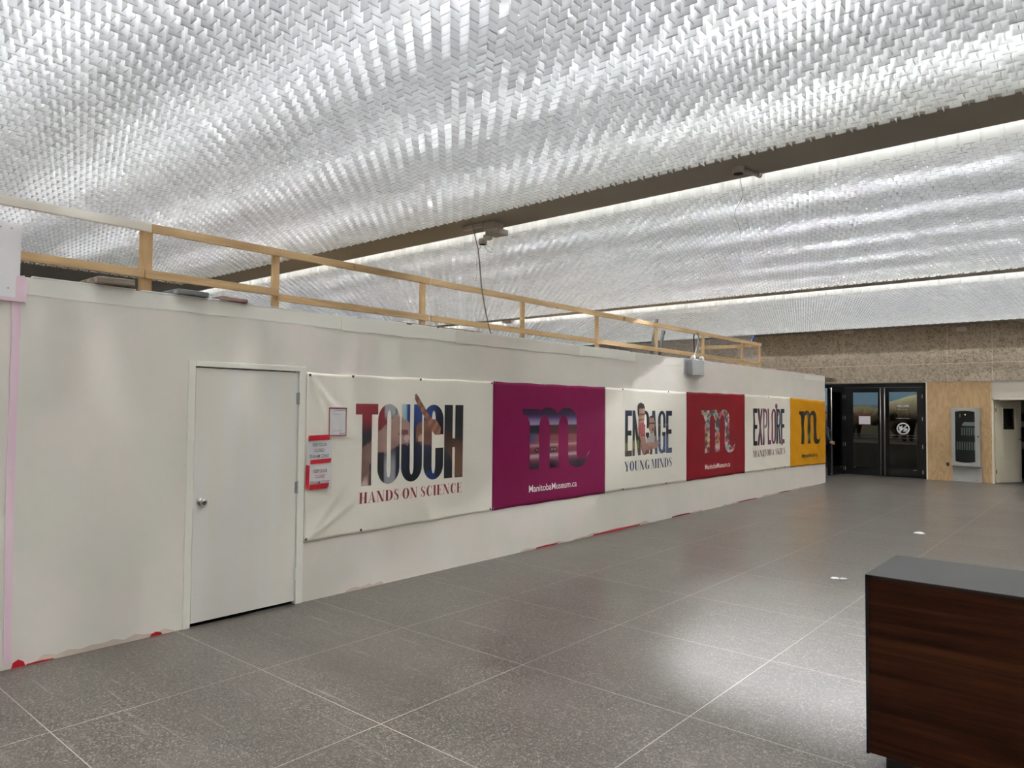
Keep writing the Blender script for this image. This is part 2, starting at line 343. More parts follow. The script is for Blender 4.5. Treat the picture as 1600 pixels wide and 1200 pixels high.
# ------------------------------------------------------------------ lattice of plastic baffles
P_ = .0785; PH = .165; TH = .0018
CAMV = np.array([*EYE]); RV, UV, FV = (np.array([*k]) for k in (_R, _U, _F))
def lattice(label, x0, x1, row0, nrows, x_off, step):
    """row0 = y of the first row; rows advance by `step` (+/-P_)"""
    ni = int((x1-x0)/P_)
    i0 = math.floor((x0-x_off)/P_)
    I, J = np.meshgrid(np.arange(i0, i0+ni), np.arange(nrows), indexing='ij'); I = I.ravel(); J = J.ravel()
    par = (I+J) % 2 == 0
    cx = x_off + I*P_; cy = row0 + J*step
    jit = rng.normal(0, .0012, (len(cx), 2)); ang = rng.normal(0, .018, len(cx)); dz = rng.normal(0, .0012, len(cx))
    cx = cx + jit[:, 0]; cy = cy + jit[:, 1]
    hx = np.where(par, P_*.49, TH/2); hy = np.where(par, TH/2, P_*.49)
    n = len(cx)
    sgn = np.array([(-1, -1, 0), (1, -1, 0), (1, 1, 0), (-1, 1, 0), (-1, -1, 1), (1, -1, 1), (1, 1, 1), (-1, 1, 1)], float)
    lx = sgn[None, :, 0]*hx[:, None]; ly = sgn[None, :, 1]*hy[:, None]
    ca, sa = np.cos(ang)[:, None], np.sin(ang)[:, None]
    X = cx[:, None] + lx*ca - ly*sa; Y = cy[:, None] + lx*sa + ly*ca; Z = C + dz[:, None] + sgn[None, :, 2]*PH
    V = np.stack([X, Y, Z], -1)
    FQ = np.array([(0, 3, 2, 1), (4, 5, 6, 7), (0, 1, 5, 4), (1, 2, 6, 5), (2, 3, 7, 6), (3, 0, 4, 7)])
    # projected size of every baffle inside the frame
    d = np.stack([cx, cy, np.full(n, C+.03)], -1) - CAMV; dep = d @ FV
    with np.errstate(all='ignore'): u = 800+F_PX*(d@RV)/dep; v_ = 600-F_PX*(d@UV)/dep
    ok = (dep > .1) & (u > 0) & (u < 1600) & (v_ > 0) & (v_ < 1200)
    score = np.where(ok, 1/np.maximum((d**2).sum(1), .01), 0)
    top = np.argsort(-score)[:100]; rest = np.ones(n, bool); rest[top] = False
    root = thing('louvre_ceiling', label, 'ceiling lattice', (float(cx[top[0]]), float(cy[top[0]]), C+PH), None)
    for t in top:
        me = bpy.data.meshes.new('baffle'); me.from_pydata([tuple(map(float, p)) for p in V[t]], [], FQ.tolist())
        link('baffle', me, 'lattice_plastic', root)
    Vr = V[rest].reshape(-1, 3); k = int(rest.sum())
    Fr = (FQ[None] + (np.arange(k)*8)[:, None, None]).reshape(-1, 4)
    me = bpy.data.meshes.new('baffles'); me.vertices.add(len(Vr)); me.vertices.foreach_set('co', Vr.ravel())
    me.loops.add(Fr.size); me.loops.foreach_set('vertex_index', Fr.ravel().astype(np.int32))
    me.polygons.add(len(Fr)); me.polygons.foreach_set('loop_start', (np.arange(len(Fr))*4).astype(np.int32))
    me.polygons.foreach_set('use_smooth', np.zeros(len(Fr), bool)); me.update(calc_edges=True); me.validate()
    link('baffles', me, 'lattice_plastic', root, kind='stuff')
    return root
lattice('white plastic baffle lattice nearest the viewer, on the near side of the wide brown beam', -13.0, 6.9, 5.965, 126, -.9025, -P_)
lattice('white plastic baffle lattice between the wide near beam and the narrow far beam', -21.5, 6.9, 6.832, 83, -.785, P_)
lattice('white plastic baffle lattice farthest away, between the far beam and the concrete wall', -23.0, 6.9, 14.23, 80, -.785, P_)

# fluorescent tubes above the lattice (one mesh, copied)
TZ = 4.31
tm = MB().cyl((-.6, 0, 0), (.6, 0, 0), .019, n=8)
tm.cyl((-.5, 0, .012), (-.5, 0, 4.722-TZ), .005, n=6).cyl((.5, 0, .012), (.5, 0, 4.722-TZ), .005, n=6)
tm.bm.normal_update()
for f_ in tm.bm.faces: f_.material_index = 0 if all(abs(v.co.x) > .59 for v in f_.verts) and f_.normal.z > -.5 else 1      # underside faces made non-glowing, added to soften direct light on the walls
tube_mesh = bpy.data.meshes.new('fluorescent_tube'); tm.bm.to_mesh(tube_mesh); tm.bm.free(); tube_mesh.materials.append(MATS['tube_glow']); tube_mesh.materials.append(MATS['steel'])
for rows, xa, xb in (([-3.45, -2.25, -1.05, .15, 1.35, 2.55, 3.75, 4.95], -12.6, 6.2), ([7.35, 8.55, 9.75, 10.95, 12.15, 13.0], -21, 6.2), ([14.6, 15.8, 17.0, 18.2, 19.4, 20.2], -22, 6.2)):
    for y in rows:
        x = xa + random.random()*.6 + .6
        while x < xb:
            o = bpy.data.objects.new('fluorescent_tube', tube_mesh); o.location = (x, y, TZ); COL.objects.link(o)
            o['label'] = 'white fluorescent tube glowing above the plastic ceiling lattice'; o['category'] = 'light'; o['group'] = 'fluorescent tubes above the ceiling lattice'
            x += 1.27

# ------------------------------------------------------------------ hoarding
HB = box('wall_hoarding', 'hoarding_paint', -D-.12, -D, 1.47, 18.25, 0, H-.004); struct(HB)
# opening for the door is cut
def cut(o, x0, x1, y0, y1, z0, z1):
    c = MB().box(x0, x1, y0, y1, z0, z1).build('cutter', 'hoarding_paint'); md = o.modifiers.new('cut', 'BOOLEAN'); md.object = c; md.operation = 'DIFFERENCE'; md.solver = 'EXACT'
    dg = bpy.context.evaluated_depsgraph_get(); me = bpy.data.meshes.new_from_object(o.evaluated_get(dg)); o.modifiers.clear(); old = o.data; o.data = me; bpy.data.meshes.remove(old)
    cm = c.data; bpy.data.objects.remove(c); bpy.data.meshes.remove(cm)
cut(HB, -D-.2, -D+.1, 2.662, 3.605, -.1, 2.045)
struct(box('wall_hoarding', 'hoarding_paint', -D-.12, -D-.004, -2.2, 1.47, 0, 2.43))
struct(box('wall_hoarding', 'hoarding_paint', -12.9, -D-.12, 18.13, 18.25, 0, H-.004))
struct(box('ceiling', 'plank_brown', -9.2, -D-.12, -2.2, 18.2, 2.50, 2.575))
# strips of board along the top, uneven
ed = [1.51, 4.05, 5.55, 7.9, 9.35, 10.9, 13.0, 14.4, 15.4, 16.8, 18.25]
for a, b in zip(ed, ed[1:]):
    lo = 2.442+random.uniform(-.012, .02); hi = H+random.uniform(-.004, .006)
    bm_ = MB(); N = 12
    zl = [lo+random.uniform(-.006, .006) for _ in range(N+1)]; zh = [hi+random.uniform(-.004, .004) for _ in range(N+1)]
    th = random.choice((.004, .007, .003))
    for k in range(N):
        ya, yb = a+(b-a)*k/N, a+(b-a)*(k+1)/N
        f = [(-D+th, ya, zl[k]), (-D+th, yb, zl[k+1]), (-D+th, yb, zh[k+1]), (-D+th, ya, zh[k])]; g = [(-D-.05, p[1], p[2]) for p in f]
        bm_.quad(f); bm_.quad([g[3], g[2], g[1], g[0]]); bm_.quad([f[0], g[0], g[1], f[1]]); bm_.quad([f[3], f[2], g[2], g[3]])
        if k == 0: bm_.quad([f[0], f[3], g[3], g[0]])
        if k == N-1: bm_.quad([f[1], g[1], g[2], f[2]])
    o = bm_.build('trim_5', 'strip_paint' if random.random() < .5 else 'hoarding_paint'); struct(o)
# torn pale edge on top
tb = MB(); y = 1.55
while y < 18.2:
    l_ = random.uniform(.15, .6); tb.box(-D-.03, -D+.006, y, min(y+l_, 18.22), H-.002, H+random.uniform(.004, .012)); y += l_+random.uniform(0, .1)
struct(tb.build('trim_6', 'paper_edge'))
tb = MB(); y = 10.3
while y < 18.1:
    l_ = random.uniform(.2, .7)
    if random.random() < .8: tb.box(-D-.02, -D+.009, y, y+l_, H-.012, H+random.uniform(.004, .02))
    y += l_+random.uniform(.02, .3)
struct(tb.build('trim_7', 'pink_tape'))
# raised white board and taped seam at the left end
t = thing('wall_board', 'white board raised above the hoarding top at the left edge', 'board', (-D+.006, .6, 2.43))
box('panel', 'board_white', -D-.004, -D+.014, -.9, 1.476, 2.43, 2.921, t)
sc_ = MB()
for yy, zz_ in ((1.42, 2.885), (1.412, 2.49), (1.36, 2.885), (.9, 2.7)): sc_.cyl((-D+.013, yy, zz_), (-D+.016, yy, zz_), .006, n=10)
sc_.build('screw_heads', 'steel', t)
def strip(name, label, mt, pts, th=.002, x=None, cat='tape', group=None, parent=None):
    x = -D if x is None else x
    bm_ = MB(); n_ = len(pts)
    a = [bm_.bm.verts.new((x+th, y, z)) for y, z in pts]; b = [bm_.bm.verts.new((x+.0004, y, z)) for y, z in pts]
    bm_.bm.faces.new(a); bm_.bm.faces.new(b[::-1])
    for k in range(n_): bm_.bm.faces.new((a[k], b[k], b[(k+1) % n_], a[(k+1) % n_]))
    kw = {}
    if label: kw = dict(label=label, category=cat)
    if group: kw['group'] = group
    return bm_.build(name, mt, parent, **kw)
t = thing('pink_tape', 'painted-over pink tape covering the seam at the left end of the hoarding', 'tape', (-D, 1.46, 0))
strip('strip', None, 'pink_tape', [(1.455, .03), (1.498, .03), (1.487, 1.2), (1.49, 2.44), (1.44, 2.44), (1.438, 1.2)], .004, parent=t)
strip('strip', None, 'pink_tape', [(-.8, 2.418), (1.512, 2.408), (1.514, 2.43), (-.8, 2.45)], .017, parent=t)
strip('strip', None, 'pink_tape', [(1.452, 2.43), (1.515, 2.425), (1.518, 2.55), (1.50, 2.585), (1.455, 2.575)], .018, parent=t)

# scuffed, torn paint along the foot and red tape remnants
def ragged(y0, y1, h0, h1, n):
    ys = np.linspace(y0, y1, n); up = [(float(y), random.uniform(h0, h1)) for y in ys]; up[0] = (y0, .012); up[-1] = (y1, .012)
    return [(y0, .002), (y1, .002)] + up[::-1]
for k, (a, b, h0, h1) in enumerate(((1.62, 2.56, .02, .05), (4.15, 4.6, .015, .035), (6.7, 7.6, .01, .03), (7.8, 9.8, .02, .05), (10.6, 11.6, .01, .03), (12.4, 13.6, .01, .03), (14.2, 17.2, .01, .035))):
    o = strip('paint_tear', 'torn bare strip along the hoarding foot ' + ('left of the white door', 'just right of the white door', 'below the purple banner', 'below the ENGAGE banner', 'below the red banner, left piece', 'below the red banner, right piece', 'near its far corner')[k], 'scuff_plaster', ragged(a, b, h0, h1, 14), .0015, cat='torn paint')
for k, (a, b, h, lab) in enumerate(((1.50, 1.58, .05, 'short crumpled red tape end at the foot of the pink seam'), (1.58, 1.75, .012, 'thin red tape strip along the hoarding foot beside the crumpled tape end'), (2.38, 2.47, .03, 'red tape scrap at the hoarding foot just left of the door frame'),
        (7.0, 7.45, .02, 'red tape scrap along the foot below the purple banner'), (8.25, 9.5, .024, 'long red tape strip along the foot below the white ENGAGE banner'), (10.5, 11.15, .025, 'dark red tape strip along the foot near the left edge of the red banner'), (13.1, 14.0, .02, 'dark red tape strip along the foot below the EXPLORE banner'), (15.2, 15.9, .02, 'dark red tape strip along the foot below the seam of the yellow banner'))):
    strip('floor_tape', lab, 'red_tape' if k < 5 else 'dark_red_tape', [(a, .001), (b, .001), (b-.01, h*.6), ((a+b)/2, h), (a+.01, h*.7)], .004)
e = MB().box(-D-.05, -D+.004, 18.2505, 18.262, .02, 2.2).build('corner_tape', 'pink_tape', label='pink and red tape running up the far corner edge of the hoarding', category='tape')
scr_ = MB()
for _ in range(26):
    yy = random.uniform(1.55, 17.5); zz_ = random.uniform(.15, 2.4)
    if 2.5 < yy < 3.75 or (.5 < zz_ < 2.08 and yy > 3.6): continue
    scr_.cyl((-D-.001, yy, zz_), (-D+.002, yy, zz_), .006, n=8)
struct(scr_.build('trim_8', 'strip_paint'))

# door in the hoarding
d1 = sempty('door_1', (-D, 3.13, 0))
fr = MB(); fx0, fx1 = -D-.12, -D+.016
fr.box(fx0, fx1, 2.618, 2.674, 0, 2.084, .003); fr.box(fx0, fx1, 3.607, 3.672, 0, 2.084, .003); fr.box(fx0, fx1, 2.674, 3.607, 2.04, 2.084, .003)
fr.build('door_frame', 'trim_paint', d1)
lf = box('door_leaf', 'door_paint', -D-.035, -D+.004, 2.681, 3.60, .03, 2.031, d1, .002)
struct(box('trim_9', 'black_gap', -D-.11, -D-.04, 2.66, 3.62, .001, 2.05))
kb = MB(); o0 = (-D+.004, 2.742, .975)
kb.lathe([(0, .034), (.006, .034), (.012, .028), (.014, .014), (.03, .013), (.036, .022), (.05, .028), (.062, .026), (.068, .018), (.069, .006)], o0, (1, 0, 0))
knob = kb.build('door_knob', 'chrome', lf, True)
MB().lathe([(0, .008), (.004, .008), (.004, .004), (.0045, .001)], (-D+.073, 2.742, .975), (1, 0, 0), 16).build('keyhole', 'dark_hole', knob)
for z in (1.80, 1.02, .265):
    h = MB().cyl((-D+.016, 3.603, z-.05), (-D+.016, 3.603, z+.05), .008, n=12); h.box(-D+.002, -D+.008, 3.585, 3.62, z-.05, z+.05)
    for q in (-.05, .0, .05): h.cyl((-D+.016, 3.603, z+q-.002), (-D+.016, 3.603, z+q+.002), .0095, n=12)
    h.build('hinge', 'grey_enamel' if z > 1 else 'trim_paint', lf)
box('strike_plate', 'trim_paint', -D-.01, -D+.018, 2.664, 2.677, .93, 1.06, d1)

# ------------------------------------------------------------------ banners
BX = -D + .005
def surf(y, z):
    """offset of the vinyl from the hoarding: soft wrinkles"""
    v = .0035 + .002*noise.noise(Vector((y*1.3, z*1.6, 3))) + .0016*noise.noise(Vector((y*4, z*3, 1)))
    for (cy, cz, k, dirs) in ((3.70, 2.03, .010, ((.5, -.55), (.33, -.7))), (3.70, .53, .010, ((.75, .45), (.5, .6))), (8.53, .56, .008, ((.7, .6),)), (10.98, .55, .007, ((-.8, .25),)), (16, .5, .008, ((.8, .9),)), (18.2, .47, .006, ((-.5, .6),))):
        for dy, dz in dirs:
            l_ = math.hypot(dy, dz); uy, uz = dy/l_, dz/l_
            t_ = (y-cy)*uy + (z-cz)*uz; s_ = -(y-cy)*uz + (z-cz)*uy
            if 0 < t_ < 1.1: v += 1.3*k*math.exp(-(s_/(.012+.05*t_))**2)*max(0, 1-t_/1.1)*min(1, t_/.05)
    if y > 13.4: v += .004*math.sin((y*.9+z*1.6)*9)*(.6 if y < 15.85 else 1)
    if 8.9 < y < 9.04: v += .0015*math.sin(y*60)
    return max(.0005, v)
def banner(lab, mt, y0, y1, zt0, zt1, zb0, zb1, ny, nz, grom):
    root = thing('banner', lab, 'banner', (BX, (y0+y1)/2, (zb0+zb1)/2))
    vs, fs = [], []
    for i in range(ny+1):
        y = y0+(y1-y0)*i/ny; a = i/ny
        zt = zt0+(zt1-zt0)*a - .006*math.sin(a*math.pi*4)**2; zb = zb0+(zb1-zb0)*a + .006*math.sin(a*math.pi*3)**2
        for j in range(nz+1): z = zb+(zt-zb)*j/nz; vs.append((BX+surf(y, z), y, z))
    for i in range(ny):
        for j in range(nz): k = i*(nz+1)+j; fs.append((k, k+nz+1, k+nz+2, k+1))
    nb = len(vs); vs += [(-D+.0008, p[1], p[2]) for p in vs]
    fs += [(f[3]+nb, f[2]+nb, f[1]+nb, f[0]+nb) for f in fs[:ny*nz]]
    rim = [(i*(nz+1), (i+1)*(nz+1)) for i in range(ny)] + [((i+1)*(nz+1)+nz, i*(nz+1)+nz) for i in range(ny)] + [(j+1, j) for j in range(nz)] + [(ny*(nz+1)+j, ny*(nz+1)+j+1) for j in range(nz)]
    fs += [(a, a+nb, b+nb, b) for a, b in rim]
    me = bpy.data.meshes.new('sheet'); me.from_pydata(vs, [], fs); me.update()
    link('sheet', me, mt, root, True)
    for gy, gz in grom:
        MB().lathe([(0, .013), (.003, .013), (.004, .009), (.006, .007), (.0065, .002)], (BX+surf(gy, gz), gy, gz), (1, 0, 0), 14).build('grommet', 'grommet', root)
    return root
B1 = banner('white vinyl banner reading TOUCH over HANDS-ON SCIENCE, beside the white door', 'vinyl_white', 3.685, 6.172, 2.036, 2.042, .523, .553, 90, 60, [(3.712, 2.014), (4.19, 2.02), (5.05, 2.022), (6.15, 2.02), (3.705, .55), (4.31, .56), (6.145, .575)])
B2 = banner('purple vinyl banner with a photo-filled letter m', 'vinyl_purple', 6.176, 8.525, 2.043, 2.043, .553, .555, 70, 40, [(6.2, 2.03), (7.15, 2.025), (7.64, 2.025), (8.5, 2.02), (6.2, .575), (7.36, .57), (8.48, .575)])
B3 = banner('white vinyl banner reading ENGAGE over YOUNG MINDS', 'vinyl_white', 8.529, 10.984, 2.043, 2.034, .558, .549, 90, 40, [(8.99, 2.025), (10.36, 2.02), (9.0, .575), (10.3, .57)])
B4 = banner('dark red vinyl banner with a letter m filled with toy bricks', 'vinyl_red', 10.987, 13.388, 2.034, 2.044, .549, .538, 50, 40, [(12.5, 2.02), (12.2, .56), (12.9, .56)])
B5 = banner('white vinyl banner reading EXPLORE over MANITOBA SKIES', 'vinyl_white', 13.393, 15.838, 2.036, 2.03, .535, .512, 90, 40, [(14.6, 2.015), (14.3, .54), (14.95, .54), (15.5, .54)])
B6 = banner('yellow vinyl banner with a black letter m at the far end', 'vinyl_yellow', 15.843, 18.235, 2.022, 1.972, .51, .458, 80, 40, [(17.0, .50), (17.6, .49)])

# flat artwork: polygons in (y, z), cut into small cells so that they follow the vinyl and take the printed colours
def prune(pts): return [Vector((0, a, b)) for a, b in pts]
def add_poly(bm_, pts):
    vs = [bm_.verts.new((0, a, b)) for a, b in pts]
    for tr in tessellate_polygon([[Vector((a, b, 0)) for a, b in pts]]):
        try: bm_.faces.new([vs[i] for i in tr])
        except ValueError: pass
def art(name, polys, parent, colour=None, material='art', lift=.0012, cell=.03, **kw):
    bm_ = bmesh.new()
    for p in polys: add_poly(bm_, p)
    ys = [v.co.y for v in bm_.verts]; zs = [v.co.z for v in bm_.verts]
    for axis, lo, hi in ((1, min(ys), max(ys)), (2, min(zs), max(zs))):
        k = lo+cell
        while k < hi:
            co = [0, 0, 0]; co[axis] = k; no = [0, 0, 0]; no[axis] = 1
            bmesh.ops.bisect_plane(bm_, geom=bm_.verts[:]+bm_.edges[:]+bm_.faces[:], plane_co=co, plane_no=no); k += cell
    bmesh.ops.remove_doubles(bm_, verts=bm_.verts, dist=.0002)
    for v in bm_.verts: v.co.x = BX + surf(v.co.y, v.co.z) + lift
    for f in bm_.faces:
        f.normal_update()
        if f.normal.x < 0: f.normal_flip()
    me = bpy.data.meshes.new(name); bm_.to_mesh(me); bm_.free()
    if colour:
        at = me.color_attributes.new('Art', 'FLOAT_COLOR', 'POINT')
        for i, v in enumerate(me.vertices): c4 = colour(v.co.y, v.co.z); g_ = .3*c4[0]+.6*c4[1]+.1*c4[2]; at.data[i].color = tuple(.56*(q*.87+g_*.15) for q in c4[:3])+(1,)
    return link(name, me, material, parent, **kw)
def arc(cx, cy, rx, ry, a0, a1, n=14):
    return [(cx+rx*math.cos(math.radians(a0+(a1-a0)*k/n)), cy+ry*math.sin(math.radians(a0+(a1-a0)*k/n))) for k in range(n+1)]
def R_(x0, y0, x1, y1): return [(x0, y0), (x1, y0), (x1, y1), (x0, y1)]
def band(o_, i_): return [[o_[k], o_[k+1], i_[k+1], i_[k]] for k in range(len(o_)-1)]
# heavy condensed capitals on a unit box (w given): s = stem width, b = bar height
def heavy(ch, w, s, b=.13):
    cx = w/2; rr = w/2; ri = w/2-s; k = .20
    if ch == 'T': return [R_(0, 1-b, w, 1), R_(cx-s/2, 0, cx+s/2, 1-b)]
    if ch == 'H': return [R_(0, 0, s, 1), R_(w-s, 0, w, 1), R_(s, .42, w-s, .54)]
    if ch == 'E': return [R_(0, 0, s, 1), R_(s, 0, w, b), R_(s, 1-b, w, 1), R_(s, .45, w*.93, .45+b*.9)]
    if ch == 'L': return [R_(0, 0, s, 1), R_(s, 0, w, b)]
    if ch == 'O': 
        o_ = arc(cx, 1-k, rr, k, 180, 0, 18)+arc(cx, k, rr, k, 360, 180, 18); i_ = arc(cx, 1-k, ri, k*.62, 180, 0, 18)+arc(cx, k, ri, k*.62, 360, 180, 18)
        return band(o_+[o_[0]], i_+[i_[0]])
    if ch == 'U': return [R_(0, k, s, 1), R_(w-s, k, w, 1)] + band(arc(cx, k, rr, k, 180, 360, 18), arc(cx, k, ri, k*.55, 180, 360, 18))
    if ch in 'CG':
        q = [R_(0, k, s, 1-k)] + band(arc(cx, 1-k, rr, k, 180, 0, 18), arc(cx, 1-k, ri, k*.6, 180, 0, 18)) + band(arc(cx, k, rr, k, 180, 360, 18), arc(cx, k, ri, k*.6, 180, 360, 18))
        q += [R_(w-s, .60, w, 1-k)]
        q += [R_(w-s, k, w, .42)] if ch == 'C' else [R_(w-s, 0.02, w, .50), R_(w*.55, .41, w-s, .50)]
        return q
    if ch == 'N': return [R_(0, 0, s*.85, 1), R_(w-s*.85, 0, w, 1), [(0, 1), (s*.95, 1), (w, 0), (w-s*.95, 0)]]
    if ch == 'A': return [[(0, 0), (s, 0), (w/2+s*.25, 1), (w/2-s*.55, 1)], [(w-s, 0), (w, 0), (w/2+s*.55, 1), (w/2-s*.25, 1)], R_(w*.25, .2, w*.75, .3)]
    if ch == 'X': return [[(0, 0), (s, 0), (w, 1), (w-s, 1)], [(0, 1), (s, 1), (w, 0), (w-s, 0)]]
    if ch == 'P': return [R_(0, 0, s, 1)] + band([(s, 1)]+arc(w-.16, 1-k, .16, k, 90, 0, 8)+arc(w-.16, .46+k*.7, .16, k*.7, 0, -90, 8)+[(s, .46)], [(s, 1-b*.8)]+arc(w-.16, 1-k, max(.01, .16-s*.9), k*.5, 90, 0, 8)+arc(w-.16, .46+k*.7, max(.01, .16-s*.9), k*.3, 0, -90, 8)+[(s, .46+b*.8)])
    if ch == 'R': return heavy('P', w, s, b) + [[(w*.45, .46), (w*.45+s, .48), (w, 0), (w-s, 0)]]
# high-contrast serif capitals: T thick, t thin
def didone(ch, w):
    T, t, sr = .17, .028, .035
    def ser(x, y, l_=.09): return R_(x-l_, y, x+l_, y+t) if y < .5 else R_(x-l_, y-t, x+l_, y)
    q = []
    if ch == 'H': q = [R_(.06, 0, .06+T, 1), R_(w-.06-T, 0, w-.06, 1), R_(.06, .49, w-.06, .49+t)]; xs = (.06+T/2, w-.06-T/2)
    elif ch == 'I': q = [R_(w/2-T/2, 0, w/2+T/2, 1)]; xs = (w/2,)
    elif ch == 'A': q = [[(.06, 0), (.06+t, 0), (w/2+.02, .98), (w/2-.01, .98)], [(w-.05-T, 0), (w-.05, 0), (w/2+.03, 1), (w/2-.03, 1)], R_(.2*w, .3, .62*w, .3+t), ser(.08, 0, .08), ser(w-.05-T/2, 0, .14)]; xs = ()
    elif ch == 'N': q = [R_(.09, 0, .09+t, 1), R_(w-.09-t, 0, w-.09, 1), [(.04, 1), (.04+T*1.05, 1), (w-.07, 0), (w-.07-T*.9, 0)], ser(.1, 0, .08), ser(w-.1, 1, .08), ser(.08, 1, .09)]; xs = ()
    elif ch == 'M': q = [R_(.07, 0, .07+t, 1), R_(w-.06-T, 0, w-.06, 1), [(.06, 1), (.06+T, 1), (w*.5, 0), (w*.5-T*.4, 0)], [(w*.5-.03, 0), (w*.5, 0), (w-.06-T+.02, 1), (w-.06-T-.02, 1)], ser(.08, 0, .08), ser(w-.06-T/2, 0, .14), ser(w-.06-T/2, 1, .12), ser(.08, 1, .09)]; xs = ()
    elif ch == 'E': q = [R_(.06, 0, .06+T, 1), R_(.02, 0, w-.04, t), R_(.02, 1-t, w-.05, 1), R_(.06+T, .49, w*.7, .49+t), [(w-.04, 0), (w-.02, .27), (w-.07, t)], [(w-.05, 1), (w-.04, .76), (w-.09, 1-t)], R_(w*.66, .38, w*.7, .62)]; xs = ()
    elif ch == 'T': q = [R_(w/2-T/2, 0, w/2+T/2, 1), R_(.03, 1-t, w-.03, 1), ser(w/2, 0, .14), [(.03, 1), (.02, .74), (.07, 1-t)], [(w-.03, 1), (w-.02, .74), (w-.07, 1-t)]]; xs = ()
    elif ch == 'Y': q = [R_(w/2-T/2+.02, 0, w/2+T/2+.02, .45), [(.0, 1), (T, 1), (w/2+T/2+.02, .42), (w/2-T/2+.02, .42)], [(w-.1, 1), (w-.1+t, 1), (w/2+T/2+.02, .42), (w/2+.04, .42)], ser(w/2+.02, 0, .14), ser(T/2, 1, .13), ser(w-.09, 1, .07)]; xs = ()
    elif ch == 'K': q = [R_(.06, 0, .06+T, 1), [(.06+T, .36), (.06+T, .32), (w-.1, 1), (w-.13, 1)], [(.06+T+.08, .47), (.06+T+.17, .60), (w, 0), (w-T-.02, 0)], ser(.06+T/2, 0, .13), ser(.06+T/2, 1, .13), ser(w-.12, 1, .08), ser(w-.1, 0, .12)]; xs = ()
    elif ch == 'U': q = [R_(.06, .25, .06+T, 1), R_(w-.1, .25, w-.1+t, 1)] + band(arc(w/2, .27, w/2-.06, .28, 180, 360), arc(w/2+.06, .27, w/2-.06-T*.6, .25, 180, 360)) + [ser(.06+T/2, 1, .13), ser(w-.09, 1, .07)]; xs = ()
    elif ch == 'O': q = band(arc(w/2, .5, w/2-.02, .515, 0, 360, 36), arc(w/2, .5, w/2-.02-T, .49, 0, 360, 36)); xs = ()
    elif ch == 'D': q = [R_(.06, 0, .06+T, 1), R_(.02, 0, .5*w, t), R_(.02, 1-t, .5*w, 1)] + band(arc(.45*w, .5, .52*w, .5, 90, -90, 20), arc(.45*w, .5, .52*w-T, .475, 90, -90, 20)); xs = ()
    elif ch == 'C' or ch == 'G':
        q = band(arc(w/2, .5, w/2-.03, .515, 60, 310, 30), arc(w/2+.05, .5, w/2-.06-T*.55, .485, 60, 310, 30)) + [[(w-.08, 1), (w-.07, .68), (w-.12, .8), (w-.14, .93)]]
        q += [R_(w-.06-T, .05, w-.06, .4), R_(w-.06-T-.06, .4, w, .4+t)] if ch == 'G' else [[(w-.05, .3), (w-.08, .3), (w*.6, .0), (w*.72, .05)]]
        xs = ()
    elif ch == 'S':
        q = band(arc(w/2, .745, w/2-.06, .265, 60, 200, 14), arc(w/2+.02, .75, w/2-.14, .235, 60, 200, 14)) + band(arc(w/2, .255, w/2-.06, .265, 240, 400, 14), arc(w/2-.02, .25, w/2-.15, .235, 240, 400, 14))
        q += [[(.06, .70), (.1, .58), (w-.1, .42), (w-.06, .3), (w-.22, .22), (w-.3, .36), (.12, .55)][:4] + [(w-.17, .26), (.14, .58)], [(.08, .66), (.17, .72), (w-.07, .42), (w-.09, .24)], [(.06, 0), (.08, .33), (.12, .1)], [(w-.08, 1), (w-.1, .7), (w-.14, .92)]]; xs = ()
    elif ch == 'B': q = [R_(.06, 0, .06+T, 1), R_(.02, 0, .5*w, t), R_(.02, 1-t, .5*w, 1), R_(.1, .5, .5*w, .5+t)] + band(arc(.45*w, .76, .46*w, .24, 90, -90), arc(.45*w, .76, .46*w-T*.9, .22, 90, -90)) + band(arc(.45*w, .26, .53*w, .26, 90, -90), arc(.45*w, .26, .53*w-T, .235, 90, -90)); xs = ()
    elif ch == '-': return [R_(.02, .38, w-.02, .38+t)]
    else: return []
    for x in xs: q += [ser(x, 0, .13), ser(x, 1, .13)]
    return q
DW = dict(H=.66, A=.62, N=.66, D=.64, S=.48, O=.62, C=.58, I=.3, E=.54, Y=.6, U=.62, G=.64, M=.78, T=.56, B=.58, K=.64)
def word_polys(txt, y0, y1, z0, z1):
    gap = .045; words = [[]]; x = 0
    for ch in txt:
        if ch == ' ': x += .2; words.append([]); continue
        w = .16 if ch == '-' else DW[ch]; words[-1].append((ch, x, w)); x += w+gap
    tot = x-gap
    return [[[(y0+(a+x)/tot*(y1-y0), z0+b*(z1-z0)) for a, b in p] for ch, x, w in wd for p in didone(ch, w)] for wd in words]
def text_polys_obj(name, body, y0, y1, z0, z1, parent, material, bold=.0, lift=.0012, face='x', X=None):
    cu = bpy.data.curves.new(name, 'FONT'); cu.body = body; cu.align_x = 'CENTER'; cu.offset = bold; cu.space_line = .95
    o = bpy.data.objects.new(name, cu); COL.objects.link(o)
    dg = bpy.context.evaluated_depsgraph_get(); me = bpy.data.meshes.new_from_object(o.evaluated_get(dg)); bpy.data.objects.remove(o)
    xs = [v.co.x for v in me.vertices]; ys = [v.co.y for v in me.vertices]
    ax, bx, ay, by = min(xs), max(xs), min(ys), max(ys)
    for v in me.vertices:
        a = y0+(v.co.x-ax)/(bx-ax)*(y1-y0); b = z0+(v.co.y-ay)/(by-ay)*(z1-z0)
        if face == 'x': v.co = ((BX+surf(a, b)+lift) if X is None else X, a, b)
        else: v.co = (a, X, b)
    me.materials.clear(); me.update()
    return link(name, me, material, parent)
